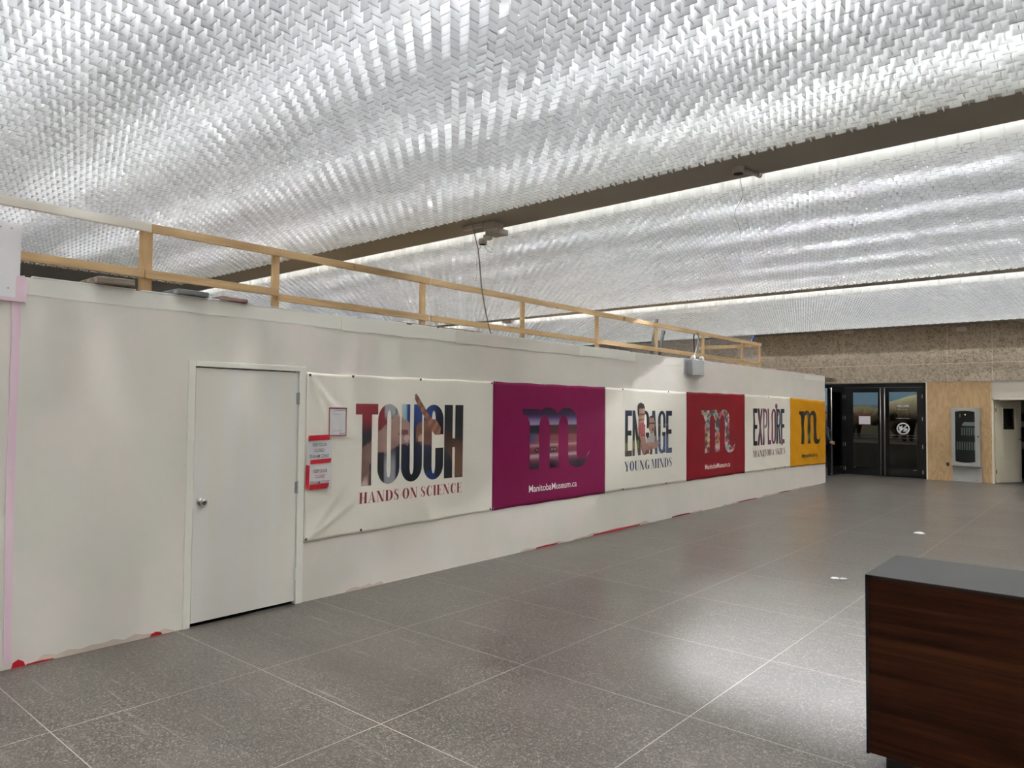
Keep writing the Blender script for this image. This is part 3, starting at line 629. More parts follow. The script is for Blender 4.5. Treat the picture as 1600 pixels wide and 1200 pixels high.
def inside(p, poly):
    x, y = p; c = False; n = len(poly); j = n-1
    for i in range(n):
        if (poly[i][1] > y) != (poly[j][1] > y) and x < (poly[j][0]-poly[i][0])*(y-poly[i][1])/(poly[j][1]-poly[i][1])+poly[i][0]: c = not c
        j = i
    return c
def pxs(o, s, pts): return [at_x(o[0]+a/s, o[1]+b/s, -D) for a, b in pts]
def smooth(a, b, x): t_ = max(0, min(1, (x-a)/(b-a))); return t_*t_*(3-2*t_)
def mixv(a, b, t_): return tuple(p+(q-p)*t_ for p, q in zip(a, b))

# --- TOUCH
LET = []
for ch, a, b, s in (('T', 4.228, 4.497, .42), ('O', 4.497, 4.776, .44), ('U', 4.797, 5.077, .42), ('C', 5.098, 5.384, .42), ('H', 5.398, 5.682, .4)):
    w = .30/.79; q = heavy(ch, w, .155*(1 if ch != 'H' else 1.06))
    if ch == 'T': q = heavy(ch, w, .165)
    LET += [[(a+p/w*(b-a), .975+z*.788) for p, z in poly] for poly in q]
hs = (545, 600); k = 1341/190
HAND_L = pxs(hs, k, [(230, 640), (330, 520), (420, 430), (520, 340), (600, 380), (660, 420), (668, 560), (668, 650), (640, 680), (610, 655), (545, 670), (480, 710), (400, 760), (310, 760), (240, 860), (200, 950), (120, 1130), (120, 720)])
HAND_HOLE = pxs(hs, k, [(545, 560), (570, 500), (640, 510), (640, 560), (590, 560)])
HAND_R = pxs(hs, k, [(740, 640), (733, 560), (745, 440), (780, 425), (860, 400), (900, 430), (960, 560), (905, 570), (905, 680), (830, 660), (780, 670), (765, 620)])
ARM_R = pxs(hs, k, [(1040, 520), (1100, 520), (1180, 600), (1260, 640), (1250, 1020), (1160, 1020), (1120, 800), (1060, 720), (1040, 700)])
NAIL = [at_x(hs[0]+635/k, hs[1]+595/k, -D), at_x(hs[0]+785/k, hs[1]+600/k, -D)]
def touch_c(y, z):
    u = (y-4.23)/1.45; v = (z-.975)/.788
    c = alb(24, 24, 30)
    n = noise.noise(Vector((y*3, z*3, 0)))
    if u < .33: c = mixv(alb(28, 26, 32), alb(112, 26, 34), smooth(.62, .85, v + .15*smooth(.1, .33, u)))
    if .235 < u < .35: c = mixv(c, alb(158, 158, 165), smooth(.235, .25, u)*(1-smooth(.33, .35, u))*(smooth(.78, .9, v)+(1-smooth(.2, .5, v))*.9))
    if .35 < u < .46: c = mixv(alb(20, 24, 42), mixv(alb(190, 182, 168), alb(110, 160, 175), smooth(.38, .44, u)), smooth(.65, .8, v))
    if u >= .44 and u < .8: c = mixv(alb(18, 20, 28), alb(26, 52, 110), smooth(.35, 1.0, v+.3*n)*(1-smooth(.68, .76, u)))
    if u < .12 and v < .5: c = mixv(c, alb(112, 84, 74), (1-smooth(.15, .5, v)))
    if u < .1 and v < .16: c = mixv(c, alb(186, 160, 148), 1-smooth(.02, .16, v))
    if .62 < u < .72 and v < .12: c = alb(24, 44, 92)
    if inside((y, z), HAND_L) and not inside((y, z), HAND_HOLE):
        f = smooth(.05, .28, u); c = mixv(alb(62, 42, 38), alb(172, 138, 126), f)
        c = mixv(c, alb(132, 100, 90), .5+.5*noise.noise(Vector((y*9, z*9, 4))))
    if inside((y, z), HAND_HOLE): c = alb(88, 34, 34)
    if inside((y, z), HAND_R): c = mixv(alb(120, 78, 58), alb(80, 48, 36), .5+.6*noise.noise(Vector((y*10, z*10, 2))))
    if inside((y, z), ARM_R): c = mixv(alb(46, 28, 22), alb(100, 66, 48), 1-smooth(.1, .6, v))
    for i, (a, b) in enumerate(NAIL):
        if math.hypot(y-a, (z-b)) < .036: c = alb(200, 166, 158) if i == 0 else alb(190, 150, 132)
    return c
art('photo_lettering', LET, B1, touch_c, cell=.018)
FING = pxs(hs, k, [(735, 103), (722, 120), (722, 165), (740, 205), (790, 300), (850, 395), (880, 470), (905, 510), (945, 560), (1000, 560), (1010, 480), (955, 395), (910, 385), (870, 330), (830, 255), (790, 190), (760, 135)])
art('photo_print', [FING], B1, lambda y, z: mixv(alb(104, 62, 46), alb(148, 100, 76), .5+.5*math.sin((y-.75*z)*60)), lift=.0022, cell=.02)
for wd in word_polys('HANDS-ON SCIENCE', 4.278, 5.676, .808, .915): art('serif_lettering', wd, B1, material='ink_claret', cell=.03)

# --- the three m letters
def m_logo(y0, sy):
    g = lambda pts: [(y0+(a-6.714)*sy, z) for a, z in pts]
    P = [g([(6.714, 1.726), (7.035, 1.726), (7.035, 1.656), (6.714, 1.656)]), g([(6.78, 1.66), (6.853, 1.56), (6.853, .984), (7.037, .984), (7.037, 1.66)])]
    def arch(a, b, c, d_, top, inn, low):     # outer from a to c, inner b..d
        cx = (a+c)/2; o_ = [(cx-(c-a)/2*math.cos(math.radians(t)), 1.60+(top-1.60)*math.sin(math.radians(t))) for t in range(28, 181, 9)]
        ci = (b+d_)/2; i_ = [(ci-(d_-b)/2*math.cos(math.radians(t)), 1.50+(inn-1.50)*math.sin(math.radians(t))) for t in np.linspace(0, 180, len(o_))]
        return [g(q) for q in band(o_, i_)]
    P += arch(7.0, 7.037, 7.44, 7.25, 1.745, 1.648, 1.5) + arch(7.40, 7.437, 7.838, 7.651, 1.745, 1.648, 1.5)
    P += [g(R_(7.253, .984, 7.437, 1.61)), g(R_(7.651, 1.15, 7.838, 1.60))]
    o_ = [(7.651, 1.15), (7.66, 1.07), (7.70, 1.01), (7.77, .972), (7.86, .958), (7.95, .968), (8.03, 1.0), (8.09, 1.07), (8.135, 1.16)]
    i_ = [(7.838, 1.15), (7.85, 1.11), (7.875, 1.085), (7.91, 1.068), (7.96, 1.062), (8.01, 1.070), (8.05, 1.09), (8.09, 1.125), (8.135, 1.165)]
    return P + [g(q) for q in band(o_, i_)]
def m1c(y, z):
    st = [(.95, (20, 14, 20)), (1.03, (36, 18, 32)), (1.07, (70, 34, 52)), (1.115, (112, 70, 84)), (1.13, (178, 142, 155)), (1.165, (160, 118, 132)), (1.175, (84, 34, 46)), (1.24, (120, 50, 62)), (1.262, (150, 92, 104)), (1.275, (176, 140, 150)), (1.29, (120, 70, 76)),
          (1.33, (128, 66, 68)), (1.345, (96, 46, 50)), (1.36, (124, 60, 62)), (1.405, (116, 52, 54)), (1.415, (70, 36, 38)), (1.50, (60, 26, 28)), (1.525, (64, 28, 30)), (1.53, (150, 140, 165)), (1.58, (118, 108, 150)), (1.62, (74, 50, 92)), (1.655, (38, 20, 52)), (1.70, (28, 18, 44)), (1.712, (14, 16, 30)), (1.76, (12, 14, 26))]
    z2 = z - (.008*(y-7.2) if z < 1.3 else 0)
    for (a, ca), (b, cb) in zip(st, st[1:]):
        if a <= z2 < b: c = mixv(alb(*ca), alb(*cb), (z2-a)/(b-a)); break
    else: c = alb(14, 14, 26)
    if y < 7.06: c = mixv(c, alb(30, 60, 104), .75*(smooth(1.28, 1.33, z)-smooth(1.42, 1.43, z))*(1-smooth(6.9, 7.04, y))); 
    if y < 7.06 and 1.42 < z < 1.53: c = alb(12, 20, 32)
    for wy in (6.99, 7.30, 7.36):
        d_ = math.hypot((y-wy)*.8, z-1.22)
        if d_ < .032: c = alb(22, 12, 14)
        if d_ < .012: c = alb(150, 120, 110)
    return c
art('photo_lettering', m_logo(6.714, 1), B2, m1c, cell=.02)
PAL = [alb(200, 196, 186), alb(42, 42, 44), alb(178, 150, 50), alb(40, 60, 92), alb(42, 78, 52), alb(170, 60, 56), alb(160, 150, 160), alb(190, 186, 176), alb(50, 44, 50), alb(120, 160, 172), alb(170, 110, 130), alb(60, 60, 62)]
def m2c(y, z):
    best = None
    gy, gz = math.floor(y/.075), math.floor(z/.06)
    for i in (-1, 0, 1):
        for j in (-1, 0, 1):
            h = hash((gy+i, gz+j)); a = (gy+i+.5+((h >> 4) % 97)/97*.8-.4)*.075; b = (gz+j+.5+((h >> 12) % 89)/89*.8-.4)*.06
            d_ = abs((y-a)*.8+(z-b)*.4)+abs((z-b)-(y-a)*.3)
            if best is None or d_ < best[0]: best = (d_, h)
    return PAL[(best[1] >> 7) % len(PAL)]
art('brick_lettering', m_logo(11.524, 1.027), B4, m2c, cell=.03)
def m3c(y, z): return mixv(alb(32, 31, 26), alb(92, 90, 70), smooth(.1, .55, noise.noise(Vector((y*5, z*4, 9)))) if 16.9 < y < 17.5 else 0)
art('dark_lettering', m_logo(16.398, 1.05), B6, m3c, cell=.05)
text_polys_obj('web_address', 'ManitobaMuseum.ca', 6.843, 7.846, .706, .79, B2, 'ink_white', .012)
text_polys_obj('web_address', 'ManitobaMuseum.ca', 11.682, 12.714, .702, .79, B4, 'ink_white', .012)
text_polys_obj('web_address', 'ManitobaMuseum.ca', 16.576, 17.62, .672, .765, B6, 'ink_black', .012, lift=.004)

# --- ENGAGE
def row_letters(txt, y0, y1, z0, z1, hz, sk=.42):
    n = len(txt); wid = dict(E=.86, N=1.05, G=1.05, A=1.08, X=1.05, P=.98, L=.8, O=1.05, R=1.02)
    tot = sum(wid[c] for c in txt) + .07*(n-1); x = 0; out = []
    for c in txt:
        w = wid[c]*.36
        for poly in heavy(c, w, .125, .12): out.append([(y0+(a/.36+x)/tot*(y1-y0), z0+b*(z1-z0)) for a, b in poly])
        x += wid[c]+.07
    return out
def eng_c(y, z):
    n = noise.noise(Vector((y*4, z*5, 0)))
    c = mixv(alb(34, 34, 32), alb(26, 36, 62), smooth(1.35, 1.65, z+.2*n))
    if z < 1.32: c = mixv(alb(78, 66, 56), c, smooth(1.1, 1.3, z+.1*n))
    if y < 9.45 and 1.12+.12*(y-9.1) < z < 1.25+.10*(y-9.1): c = alb(112, 112, 52)
    if y > 9.95 and z < 1.32: c = mixv(alb(44, 58, 92), alb(90, 104, 134), .5+.5*math.sin((z*2-y)*40))
    if abs(z-1.50) < .012 and y > 9.9: c = alb(90, 92, 90)
    return c
art('photo_lettering', row_letters('ENGAGE', 9.054, 10.477, 1.045, 1.717, .67), B3, eng_c, cell=.03)
hs = (965, 620); k = 9.6
BOY = pxs(hs, k, [(340, 85), (385, 110), (402, 170), (398, 260), (392, 350), (375, 395), (405, 420), (402, 560), (420, 690), (470, 740), (515, 730), (520, 780), (460, 800), (420, 800), (390, 880), (360, 850), (355, 740), (320, 600), (300, 480), (305, 410), (318, 370), (292, 250), (290, 150), (305, 105)])
GIRL = pxs(hs, k, [(490, 280), (530, 300), (548, 370), (545, 480), (535, 560), (560, 600), (560, 690), (600, 640), (615, 690), (600, 740), (540, 780), (470, 790), (430, 700), (420, 640), (470, 590), (480, 530), (445, 440), (450, 330)])
def hd(a, b): return at_x(hs[0]+a/k, hs[1]+b/k, -D)
def boy_c(y, z):
    yy = lambda v: hd(300, v)[1]
    if z > yy(168) or (y < hd(318, 200)[0] and z > yy(300)): return alb(34, 28, 26)
    if z > yy(390):
        if abs(z-yy(262)) < .008 or abs(z-yy(345)) < .006: return alb(78, 48, 40)
        return mixv(alb(148, 108, 90), alb(178, 134, 112), smooth(hd(330, 0)[0], hd(395, 0)[0], y))
    if z > yy(560): return mixv(alb(138, 56, 62), alb(158, 80, 84), .5+.5*math.sin(y*90))
    if y > hd(345, 0)[0]-.02 and yy(600) > z > yy(800): return alb(152, 112, 92)
    if z < yy(740): return mixv(alb(120, 40, 44), alb(170, 130, 130), .5+.5*math.sin((y+z)*120))
    return alb(150, 108, 90) if y < hd(350, 0)[0] else alb(130, 46, 50)
def girl_c(y, z):
    yy = lambda v: hd(300, v)[1]
    if z > yy(320) or (y < hd(465, 0)[0] and z > yy(450)): return alb(34, 28, 26)
    if z > yy(560):
        if abs(z-yy(395)) < .012: return alb(50, 36, 32)
        if math.hypot((y-hd(520, 0)[0])*.8, z-yy(495)) < .02: return alb(60, 20, 20)
        return alb(168, 126, 106)
    if y > hd(548, 0)[0] or z < yy(700): return alb(172, 128, 108)
    return alb(172, 170, 166)
art('photo_print', [GIRL], B3, girl_c, lift=.0018, cell=.02); art('photo_print', [BOY], B3, boy_c, lift=.0024, cell=.02)
for wd in word_polys('YOUNG MINDS', 9.043, 10.484, .825, .97): art('serif_lettering', wd, B3, material='ink_navy', cell=.03)
# --- EXPLORE
def exp_c(y, z):
    u = (y-13.8)/1.69; n = noise.noise(Vector((y*2.5, z*3, 5)))
    c = mixv(alb(24, 26, 30), alb(98, 38, 68), smooth(.12, .22, u)*(1-smooth(.62, .74, u)))
    c = mixv(c, alb(158, 140, 148), max(0, 1-math.hypot((u-.33)*5, (z-1.42)*3.2)))
    c = mixv(c, alb(140, 88, 112), .6*smooth(.1, .5, n)*smooth(.15, .3, u)*(1-smooth(.6, .7, u)))
    c = mixv(c, alb(30, 42, 58), smooth(.72, .8, u)); return c
art('photo_lettering', row_letters('EXPLORE', 13.80, 15.49, 1.042, 1.774, .67), B5, exp_c, cell=.04)
hs = (1168, 620); k = 1331/122
FG = pxs(hs, k, [(480, 112), (500, 130), (505, 170), (495, 200), (520, 250), (515, 320), (490, 330), (478, 260), (470, 200), (462, 180), (464, 135)])
SH = pxs(hs, k, [(575, 715), (600, 740), (600, 790), (580, 830), (555, 800), (560, 750)])
for pp_ in (FG, SH): art('photo_print', [pp_], B5, lambda y, z: mixv(alb(60, 34, 66), alb(110, 46, 70), smooth(1.6, 1.9, z)) if z > 1.3 else alb(140, 80, 90), lift=.0022, cell=.04)
for wd in word_polys('MANITOBA SKIES', 13.79, 15.53, .815, .945): art('serif_lettering', wd, B5, material='ink_plum', cell=.03)

# --- papers taped beside the door
PX = BX + .019
def paper(lab, pts, ink=None, lines=None, x=PX):
    t = thing('paper_notice', lab, 'notice', (x, pts[0][0], pts[0][1]))
    y0, y1 = min(p[0] for p in pts), max(p[0] for p in pts); z0, z1 = min(p[1] for p in pts), max(p[1] for p in pts)
    vs, fs = [], []; N = 14
    for i in range(N+1):
        for j in range(N+1):
            a, b = i/N, j/N; p0 = mixv(pts[3], pts[2], a); p1 = mixv(pts[0], pts[1], a); y, z = mixv(p0, p1, b)
            vs.append((x+.0025*noise.noise(Vector((y*14, z*14, x*7)))+.003*(1-b)*abs(math.sin(a*5)), y, z))
    for i in range(N):
        for j in range(N): q = i*(N+1)+j; fs.append((q, q+N+1, q+N+2, q+1))
    nb = len(vs); vs += [(v[0]-.0006, v[1], v[2]) for v in vs]; fs += [tuple(reversed([c+nb for c in f])) for f in fs]
    me = bpy.data.meshes.new('sheet'); me.from_pydata(vs, [], fs); link('sheet', me, 'sheet_paper', t, True)
    for body, a, b, c_, d_, mt in lines or []: text_polys_obj('lettering', body, a, b, c_-.002, d_+.002, t, mt, .006, X=x+.006)
    return t
t = paper('upper white sheet reading KEEP DOOR CLOSED GRAHAM CONST. in black, under red tape', [(3.692, 1.457), (3.955, 1.436), (3.955, 1.175), (3.692, 1.185)],
      lines=[('KEEP DOOR', 3.745, 3.895, 1.375, 1.402, 'ink'), ('CLOSED', 3.765, 3.870, 1.325, 1.350, 'ink'), ('GRAHAM CONST.', 3.712, 3.925, 1.272, 1.298, 'ink')])
t = paper('lower white sheet reading KEEP DOOR CLOSED GRAHAM CONST. in dark red, framed by red tape', [(3.712, 1.215), (3.955, 1.21), (3.950, .985), (3.712, .99)], x=PX+.003,
      lines=[('KEEP DOOR', 3.755, 3.90, 1.138, 1.165, 'ink_claret'), ('CLOSED', 3.775, 3.875, 1.09, 1.115, 'ink_claret'), ('GRAHAM CONST.', 3.718, 3.93, 1.035, 1.062, 'ink_claret')])
t = paper('small survey poster with dark red border, above the taped sheets', [(3.912, 1.728), (4.112, 1.724), (4.108, 1.456), (3.912, 1.464)])
bd = MB()
for a, b, c_, d_ in ((3.913, 4.11, 1.713, 1.724), (3.913, 4.108, 1.462, 1.472), (3.913, 3.922, 1.462, 1.724), (4.1, 4.109, 1.46, 1.724)): bd.box(PX+.004, PX+.0048, a, b, c_, d_)
bd.build('border', 'ink_claret', t)
text_polys_obj('heading', 'Our Fall Survey', 3.965, 4.06, 1.688, 1.7, t, 'ink', .01, X=PX+.0052)
for z0, a, b in ((1.668, 3.945, 4.078), (1.656, 3.965, 4.055), (1.513, 3.96, 4.06), (1.503, 3.965, 4.055)): text_polys_obj('small_text', 'Scan to tell us about your visit', a, b, z0, z0+.007, t, 'ink', .0, X=PX+.0052)
text_polys_obj('small_text', 'Museum', 4.03, 4.092, 1.48, 1.49, t, 'ink', .02, X=PX+.0052)
for lab, p in (('red tape along the top of the upper KEEP DOOR sheet', [(3.70, 1.425), (3.925, 1.43), (3.922, 1.478), (3.702, 1.472)]), ('red tape across the join of the two KEEP DOOR sheets', [(3.722, 1.215), (3.938, 1.222), (3.945, 1.262), (3.726, 1.254)]),
               ('red tape running down the left side of the lower KEEP DOOR sheet', [(3.676, 1.02), (3.688, .995), (3.712, .998), (3.716, 1.205), (3.68, 1.212)]), ('red tape along the bottom of the lower KEEP DOOR sheet', [(3.715, .99), (3.895, .99), (3.92, 1.01), (3.922, 1.038), (3.722, 1.03)])):
    strip('red_tape', lab, 'red_tape', p, .003, x=BX+.024)

# ------------------------------------------------------------------ things on top of the hoarding
GX = -7.65
g = thing('guard_rail', 'rough timber guard rail running along the top of the hoarding', 'railing', (GX, 3.1, 2.6))
ps = [3.11, 4.61, 6.955, 9.2, 11.425, 13.70, 15.957, 18.257, 19.42]
for i, y in enumerate(ps):
    MB().box(GX-.019, GX+.019, y-.045, y+.045, 2.575, 3.52 if i < 8 else 3.50, .003).build('post', 'post_wood', g)
MB().box(GX-.06, GX-.02, 3.165, 3.205, 2.575, 3.52, .003).build('post', 'post_wood', g)
RX = GX+.02
seg = [(-.4, 3.16, 'strip_paint'), (3.165, 4.66, 'stud_wood'), (4.665, 7.06, 'stud_wood'), (7.10, 11.3, 'stud_wood'), (11.31, 13.5, 'stud_wood'), (13.51, 19.45, 'stud_wood')]
for a, b, mt in seg:
    kw = dict(label='grey painted rail piece') if mt == 'strip_paint' else {}
    MB().box(RX, RX+.038, a, b, 3.51-.012*((a+b)/2-3)/16, 3.598-.012*((a+b)/2-3)/16, .003).build('top_rail', mt, g, **kw)
for a, b in ((2.0, 3.10), (3.105, 4.62), (4.625, 7.05), (7.09, 11.35), (11.36, 19.45)):
    z0 = 3.118 if a < 4 else 3.062; MB().box(RX, RX+.038, a, b, z0-.085, z0, .003).build('mid_rail', 'stud_wood', g)
MB().box(GX-1.8, GX, 19.40, 19.438, 3.49, 3.58, .003).build('top_rail', 'post_wood', g); MB().box(GX-1.8, GX, 19.40, 19.438, 2.97, 3.055, .003).build('mid_rail', 'post_wood', g)
struct(box('ceiling', 'plank_brown', -12, -9.2, 3, 19.6, 2.50, 2.575)); struct(box('ceiling', 'plank_brown', -9.2, -D-.12, 18.25, 19.6, 2.50, 2.575))
# clear polythene sheet hanging behind the railing at the far end
def sheet(name, lab, fn, nu, nv, mt, cat):
    vs = [fn(i/nu, j/nv) for i in range(nu+1) for j in range(nv+1)]; fs = [(i*(nv+1)+j, (i+1)*(nv+1)+j, (i+1)*(nv+1)+j+1, i*(nv+1)+j+1) for i in range(nu) for j in range(nv)]
    me = bpy.data.meshes.new(name); me.from_pydata(vs, [], fs); return link(name, me, mt, None, True, label=lab, category=cat)
sheet('plastic_sheet', 'clear polythene sheet hung behind the far end of the guard rail', lambda a, b: (-11.9+a*4.0, 19.5+.04*math.sin(a*40+b*3)+.02*math.sin(a*90), 2.576+b*(1.3-.12*math.sin(a*7)**2)), 80, 20, 'poly_sheet', 'plastic sheet')
sheet('plastic_sheet', 'milky polythene sheet gathered against the last guard rail post', lambda a, b: (-8.0+a*.38-.16*b*(1-a)+.3*b*(.5-a)*.6, 19.33+.02*math.sin(a*25), 2.576+b*.90), 16, 12, 'poly_sheet', 'plastic sheet')
MB().tube([(-8.2, 20.5, 3.95), (-8.24, 20.45, 3.85), (-8.29, 20.4, 3.70)], .03).build('blue_strap', 'blue_tape', label='short dark blue strap hanging under the far edge of the ceiling lattice', category='strap')
# weathered planks and scaffold ends
def plank(lab, mt, x0, x1, y0, y1, z0, z1, rz=0, tilt=0):
    r = Matrix.Rotation(rz, 3, 'Z') @ Matrix.Rotation(tilt, 3, 'X')
    MB().box(x0, x1, y0, y1, z0, z1, .008, r).build('timber_plank', mt, label=lab, category='plank')
plank('weathered grey plank end jutting over the hoarding top, leftmost of the three', 'plank_grey', -6.6, -D+.05, 1.935, 2.19, 2.597, 2.648, .0, .02)
plank('dark blue-grey plank end jutting over the hoarding top, middle of the three', 'plank_blue', -6.6, -D+.05, 2.50, 2.75, 2.588, 2.630, .0, -.01)
plank('short reddish brown plank end on the hoarding top, rightmost of the three', 'plank_red', -6.4, -D+.04, 2.86, 3.09, 2.584, 2.618, .0, -.03)
plank('mossy brown board lying aslant behind the leftmost plank end', 'plank_brown', -6.7, -5.75, 1.66, 1.91, 2.578, 2.612, -.02, .03)
plank('long dark board lying flat behind the plank ends', 'plank_brown', -7.4, -6.66, 2.3, 4.2, 2.577, 2.68)
plank('thin dark batten lying along the hoarding top above the TOUCH banner', 'plank_brown', -5.66, -5.60, 4.7, 6.0, 2.590, 2.606)
for a, b, lab in (((-8.0, 14.0, 2.58), (-8.05, 14.42, 3.74), 'black pole leaning behind the guard rail, taller of the two'), ((-8.02, 14.36, 2.58), (-8.0, 14.66, 3.50), 'dark grey pole leaning behind the guard rail, shorter of the two')):
    MB().cyl(a, b, .038, n=14).cyl(Vector(b)-Vector((0, .01, .04)), Vector(b)+Vector((0, .01, .03)), .046, n=14).build('leaning_pole', 'panel_dark', label=lab, category='pole')

# emergency light box with heads and cable loop
e = thing('emergency_light', 'grey metal emergency light box hung on the hoarding above the red banner', 'emergency light', (-D, 11.2, 2.3))
box('case', 'grey_enamel', -D+.012, -D+.115, 10.985, 11.43, 2.312, 2.575, e, .006)
box('back_plate', 'grey_enamel', -D+.001, -D+.012, 10.90, 11.45, 2.33, 2.59, e)
box('vent', 'panel_grey', -D+.114, -D+.118, 10.99, 11.12, 2.33, 2.44, e); box('vent', 'panel_grey', -D+.02, -D+.055, 10.979, 10.987, 2.33, 2.40, e)
for y in (11.05, 11.36):
    h = MB().lathe([(0, .02), (.02, .032), (.06, .036), (.066, .03)], (-D+.06, y, 2.60), (.9, 0, .25), 18); h.cyl((-D+.05, y, 2.57), (-D+.07, y, 2.62), .015); h.build('lamp_head', 'lamp_white', e, True)
MB().tube([(X_, *at_x(a_, b_, X_)) for a_, b_, X_ in ((1085, 558, -5.60), (1087, 549, -6.1), (1090, 538, -6.8), (1091.5, 529, -7.3), (1091, 521.5, -7.55), (1088, 518.5, -7.64), (1085, 519, -7.70), (1084, 526, -7.73), (1084.4, 538, -7.74), (1085, 552, -7.74))], .016).build('conduit_cable', 'black_cable', label='grey cable looping from the emergency light box over the guard rail', category='cable')

# beam boxes and cables
b = thing('junction_box', 'open steel junction box with dangling wires under the near beam, above the TOUCH banner', 'junction box', (-5.8, 6.4, S0))
box('conduit_arm', 'box_metal_pink', -6.12, -5.80, 6.20, 6.25, S0-.06, S0-.012, b, .004)
box('box_body', 'box_metal_pink', -5.84, -5.66, 6.25, 6.44, S0-.085, S0, b, .006); box('box_body', 'box_metal_pink', -5.80, -5.60, 6.27, 6.46, S0-.15, S0-.085, b, .006)
MB().lathe([(0, .055), (.03, .058), (.05, .05), (.06, .03)], (-5.84, 6.36, S0-.13), (0, 0, -1), 20).build('lens_ring', 'steel', b, True)
MB().lathe([(0, .05), (.04, .052), (.065, .05)], (-5.98, 6.42, S0-.145), (0, 0, -1), 20).build('cap', 'box_metal_pink', b); MB().cyl((-5.98, 6.42, S0-.212), (-5.98, 6.42, S0-.209), .04).build('opening', 'dark_hole', b)
for q in ([(-6.0, 6.42, 3.74), (-6.06, 6.42, 3.66), (-6.09, 6.43, 3.55), (-6.08, 6.43, 3.40), (-6.10, 6.43, 3.30)], [(-5.96, 6.42, 3.73), (-5.92, 6.44, 3.66), (-5.86, 6.46, 3.63)], [(-5.95, 6.42, 3.73), (-5.88, 6.44, 3.70), (-5.84, 6.46, 3.66), (-5.86, 6.46, 3.64)]): MB().tube(q, .0025, 6).build('wire', 'grey_cable', b)
b = thing('junction_box', 'round junction box with one thin dangling wire under the near beam', 'junction box', (-2.66, 6.30, S0))
MB().lathe([(0, .055), (.05, .055), (.06, .05)], (-2.66, 6.27, S0), (0, 0, -1), 14).build('cap', 'box_metal_pink', b); MB().cyl((-2.66, 6.27, S0-.062), (-2.66, 6.27, S0-.058), .045).build('opening', 'dark_hole', b)
MB().cyl((-2.62, 6.30, S0-.03), (-2.57, 6.50, S0-.03), .018).build('conduit_arm', 'box_metal_pink', b); MB().cyl((-2.57, 6.48, S0-.03), (-2.56, 6.53, S0-.03), .024).build('connector', 'steel', b)
MB().tube([(-2.70, 6.40, 3.90), (-2.70, 6.45, 3.80), (-2.69, 6.45, 3.74), (-2.72, 6.45, 3.68), (-2.765, 6.45, 3.62), (-2.775, 6.45, 3.56), (-2.74, 6.45, 3.48), (-2.72, 6.45, 3.40), (-2.715, 6.45, 3.35)], .0022, 6).build('wire', 'grey_cable', b)
MB().tube([(-5.80, 6.02, 3.93), (-5.83, 6.11, 3.80), (-5.87, 6.22, 3.64), (-5.90, 6.28, 3.50), (-5.92, 6.34, 3.2), (-5.97, 6.47, 2.93), (-6.05, 6.62, 2.76), (-6.15, 6.8, 2.62)], [.006, .006, .007, .009, .009, .009, .008, .008]).build('hanging_cable', 'grey_cable', label='grey cable hanging from the near beam down behind the hoarding top', category='cable')
b = thing('junction_box', 'small dark box under the left part of the far beam, partly behind the guard rail', 'junction box', (*( lambda p: (p[0], 13.6))(at_y(797, 503, 13.6)), S0))
xx = at_y(797, 503, 13.6)[0]; MB().box(xx-.1, xx+.12, 13.5, 13.62, S0-.10, S0, .01).cyl((xx-.1, 13.55, S0-.06), (xx-.2, 13.55, S0-.04), .03).build('box_body', 'box_metal_pink', b)

# ------------------------------------------------------------------ entrance doors
YD = L+.04
struct(box('trim_10', 'beam_paint', -12, -3.9, L+.02, L+.32, WB-.02, WB))
d2 = sempty('door_2', (-4.95, YD, 0))
fr = MB(); fr.box(-3.99, -3.905, YD, YD+.1, 0, 2.47); fr.box(-5.99, -5.955, YD, YD+.1, 0, 2.47); fr.box(-9.4, -3.905, YD, YD+.1, 2.385, 2.49); fr.box(-9.4, -9.3, YD, YD+.1, 0, 2.47)
fr.build('door_frame', 'black_aluminium', d2)
def leaf(parent, x0, x1, hinge_right, gl, mtx=None):
    """glazed aluminium leaf; gl = glass extents x0,x1,z0,z1"""
    def B(nm, mt, *a, **k_):
        mb = MB()
        for q in a: mb.box(*q)
        if mtx is not None: bmesh.ops.transform(mb.bm, matrix=mtx, verts=mb.bm.verts)
        return mb.build(nm, mt, k_.get('par') or parent)
    y0, y1 = YD+.02, YD+.065
    lf_ = B('door_leaf', 'black_aluminium', (x0, gl[0], y0, y1, .015, 2.38), (gl[1], x1, y0, y1, .015, 2.38), (gl[0], gl[1], y0, y1, .015, gl[2]), (gl[0], gl[1], y0, y1, gl[3], 2.38))
    parent = lf_
    B('glass', 'door_glass', (gl[0], gl[1], y0+.02, y0+.026, gl[2], gl[3]))
    px_ = x1-.045 if not hinge_right else x0+.045
    hb = MB(); hb.cyl((px_, y0-.045, .03), (px_, y0-.045, 2.37), .014)
    for z in (.06, 1.22, 2.34): hb.cyl((px_, y0-.045, z), (px_, y0+.01, z), .01, n=10)
    if mtx is not None: bmesh.ops.transform(hb.bm, matrix=mtx, verts=hb.bm.verts)
    hb.build('pull_handle', 'pull_metal', parent, True)
    B('push_bar', 'pull_metal', (gl[0], gl[1], y1+.03, y1+.06, 1.10, 1.12), (gl[0], gl[1], y1+.03, y1+.06, 1.03, 1.045))
    hx_ = x0+.03 if not hinge_right else x1-.035
    for z in (2.145, 1.555, .83, .17): B('hinge', 'steel', (hx_-.008, hx_+.008, y0-.006, y0, z-.05, z+.05))
    lx = gl[0]-.0 if not hinge_right else gl[1]-.1
    B('badge', 'pull_metal', (lx, lx+.08, y0-.003, y0, gl[2]-.03, gl[2]-.015))
leaf(d2, -5.95, -4.965, False, (-5.72, -5.085, .235, 2.255)); leaf(d2, -4.955, -3.99, True, (-4.815, -4.15, .235, 2.26))
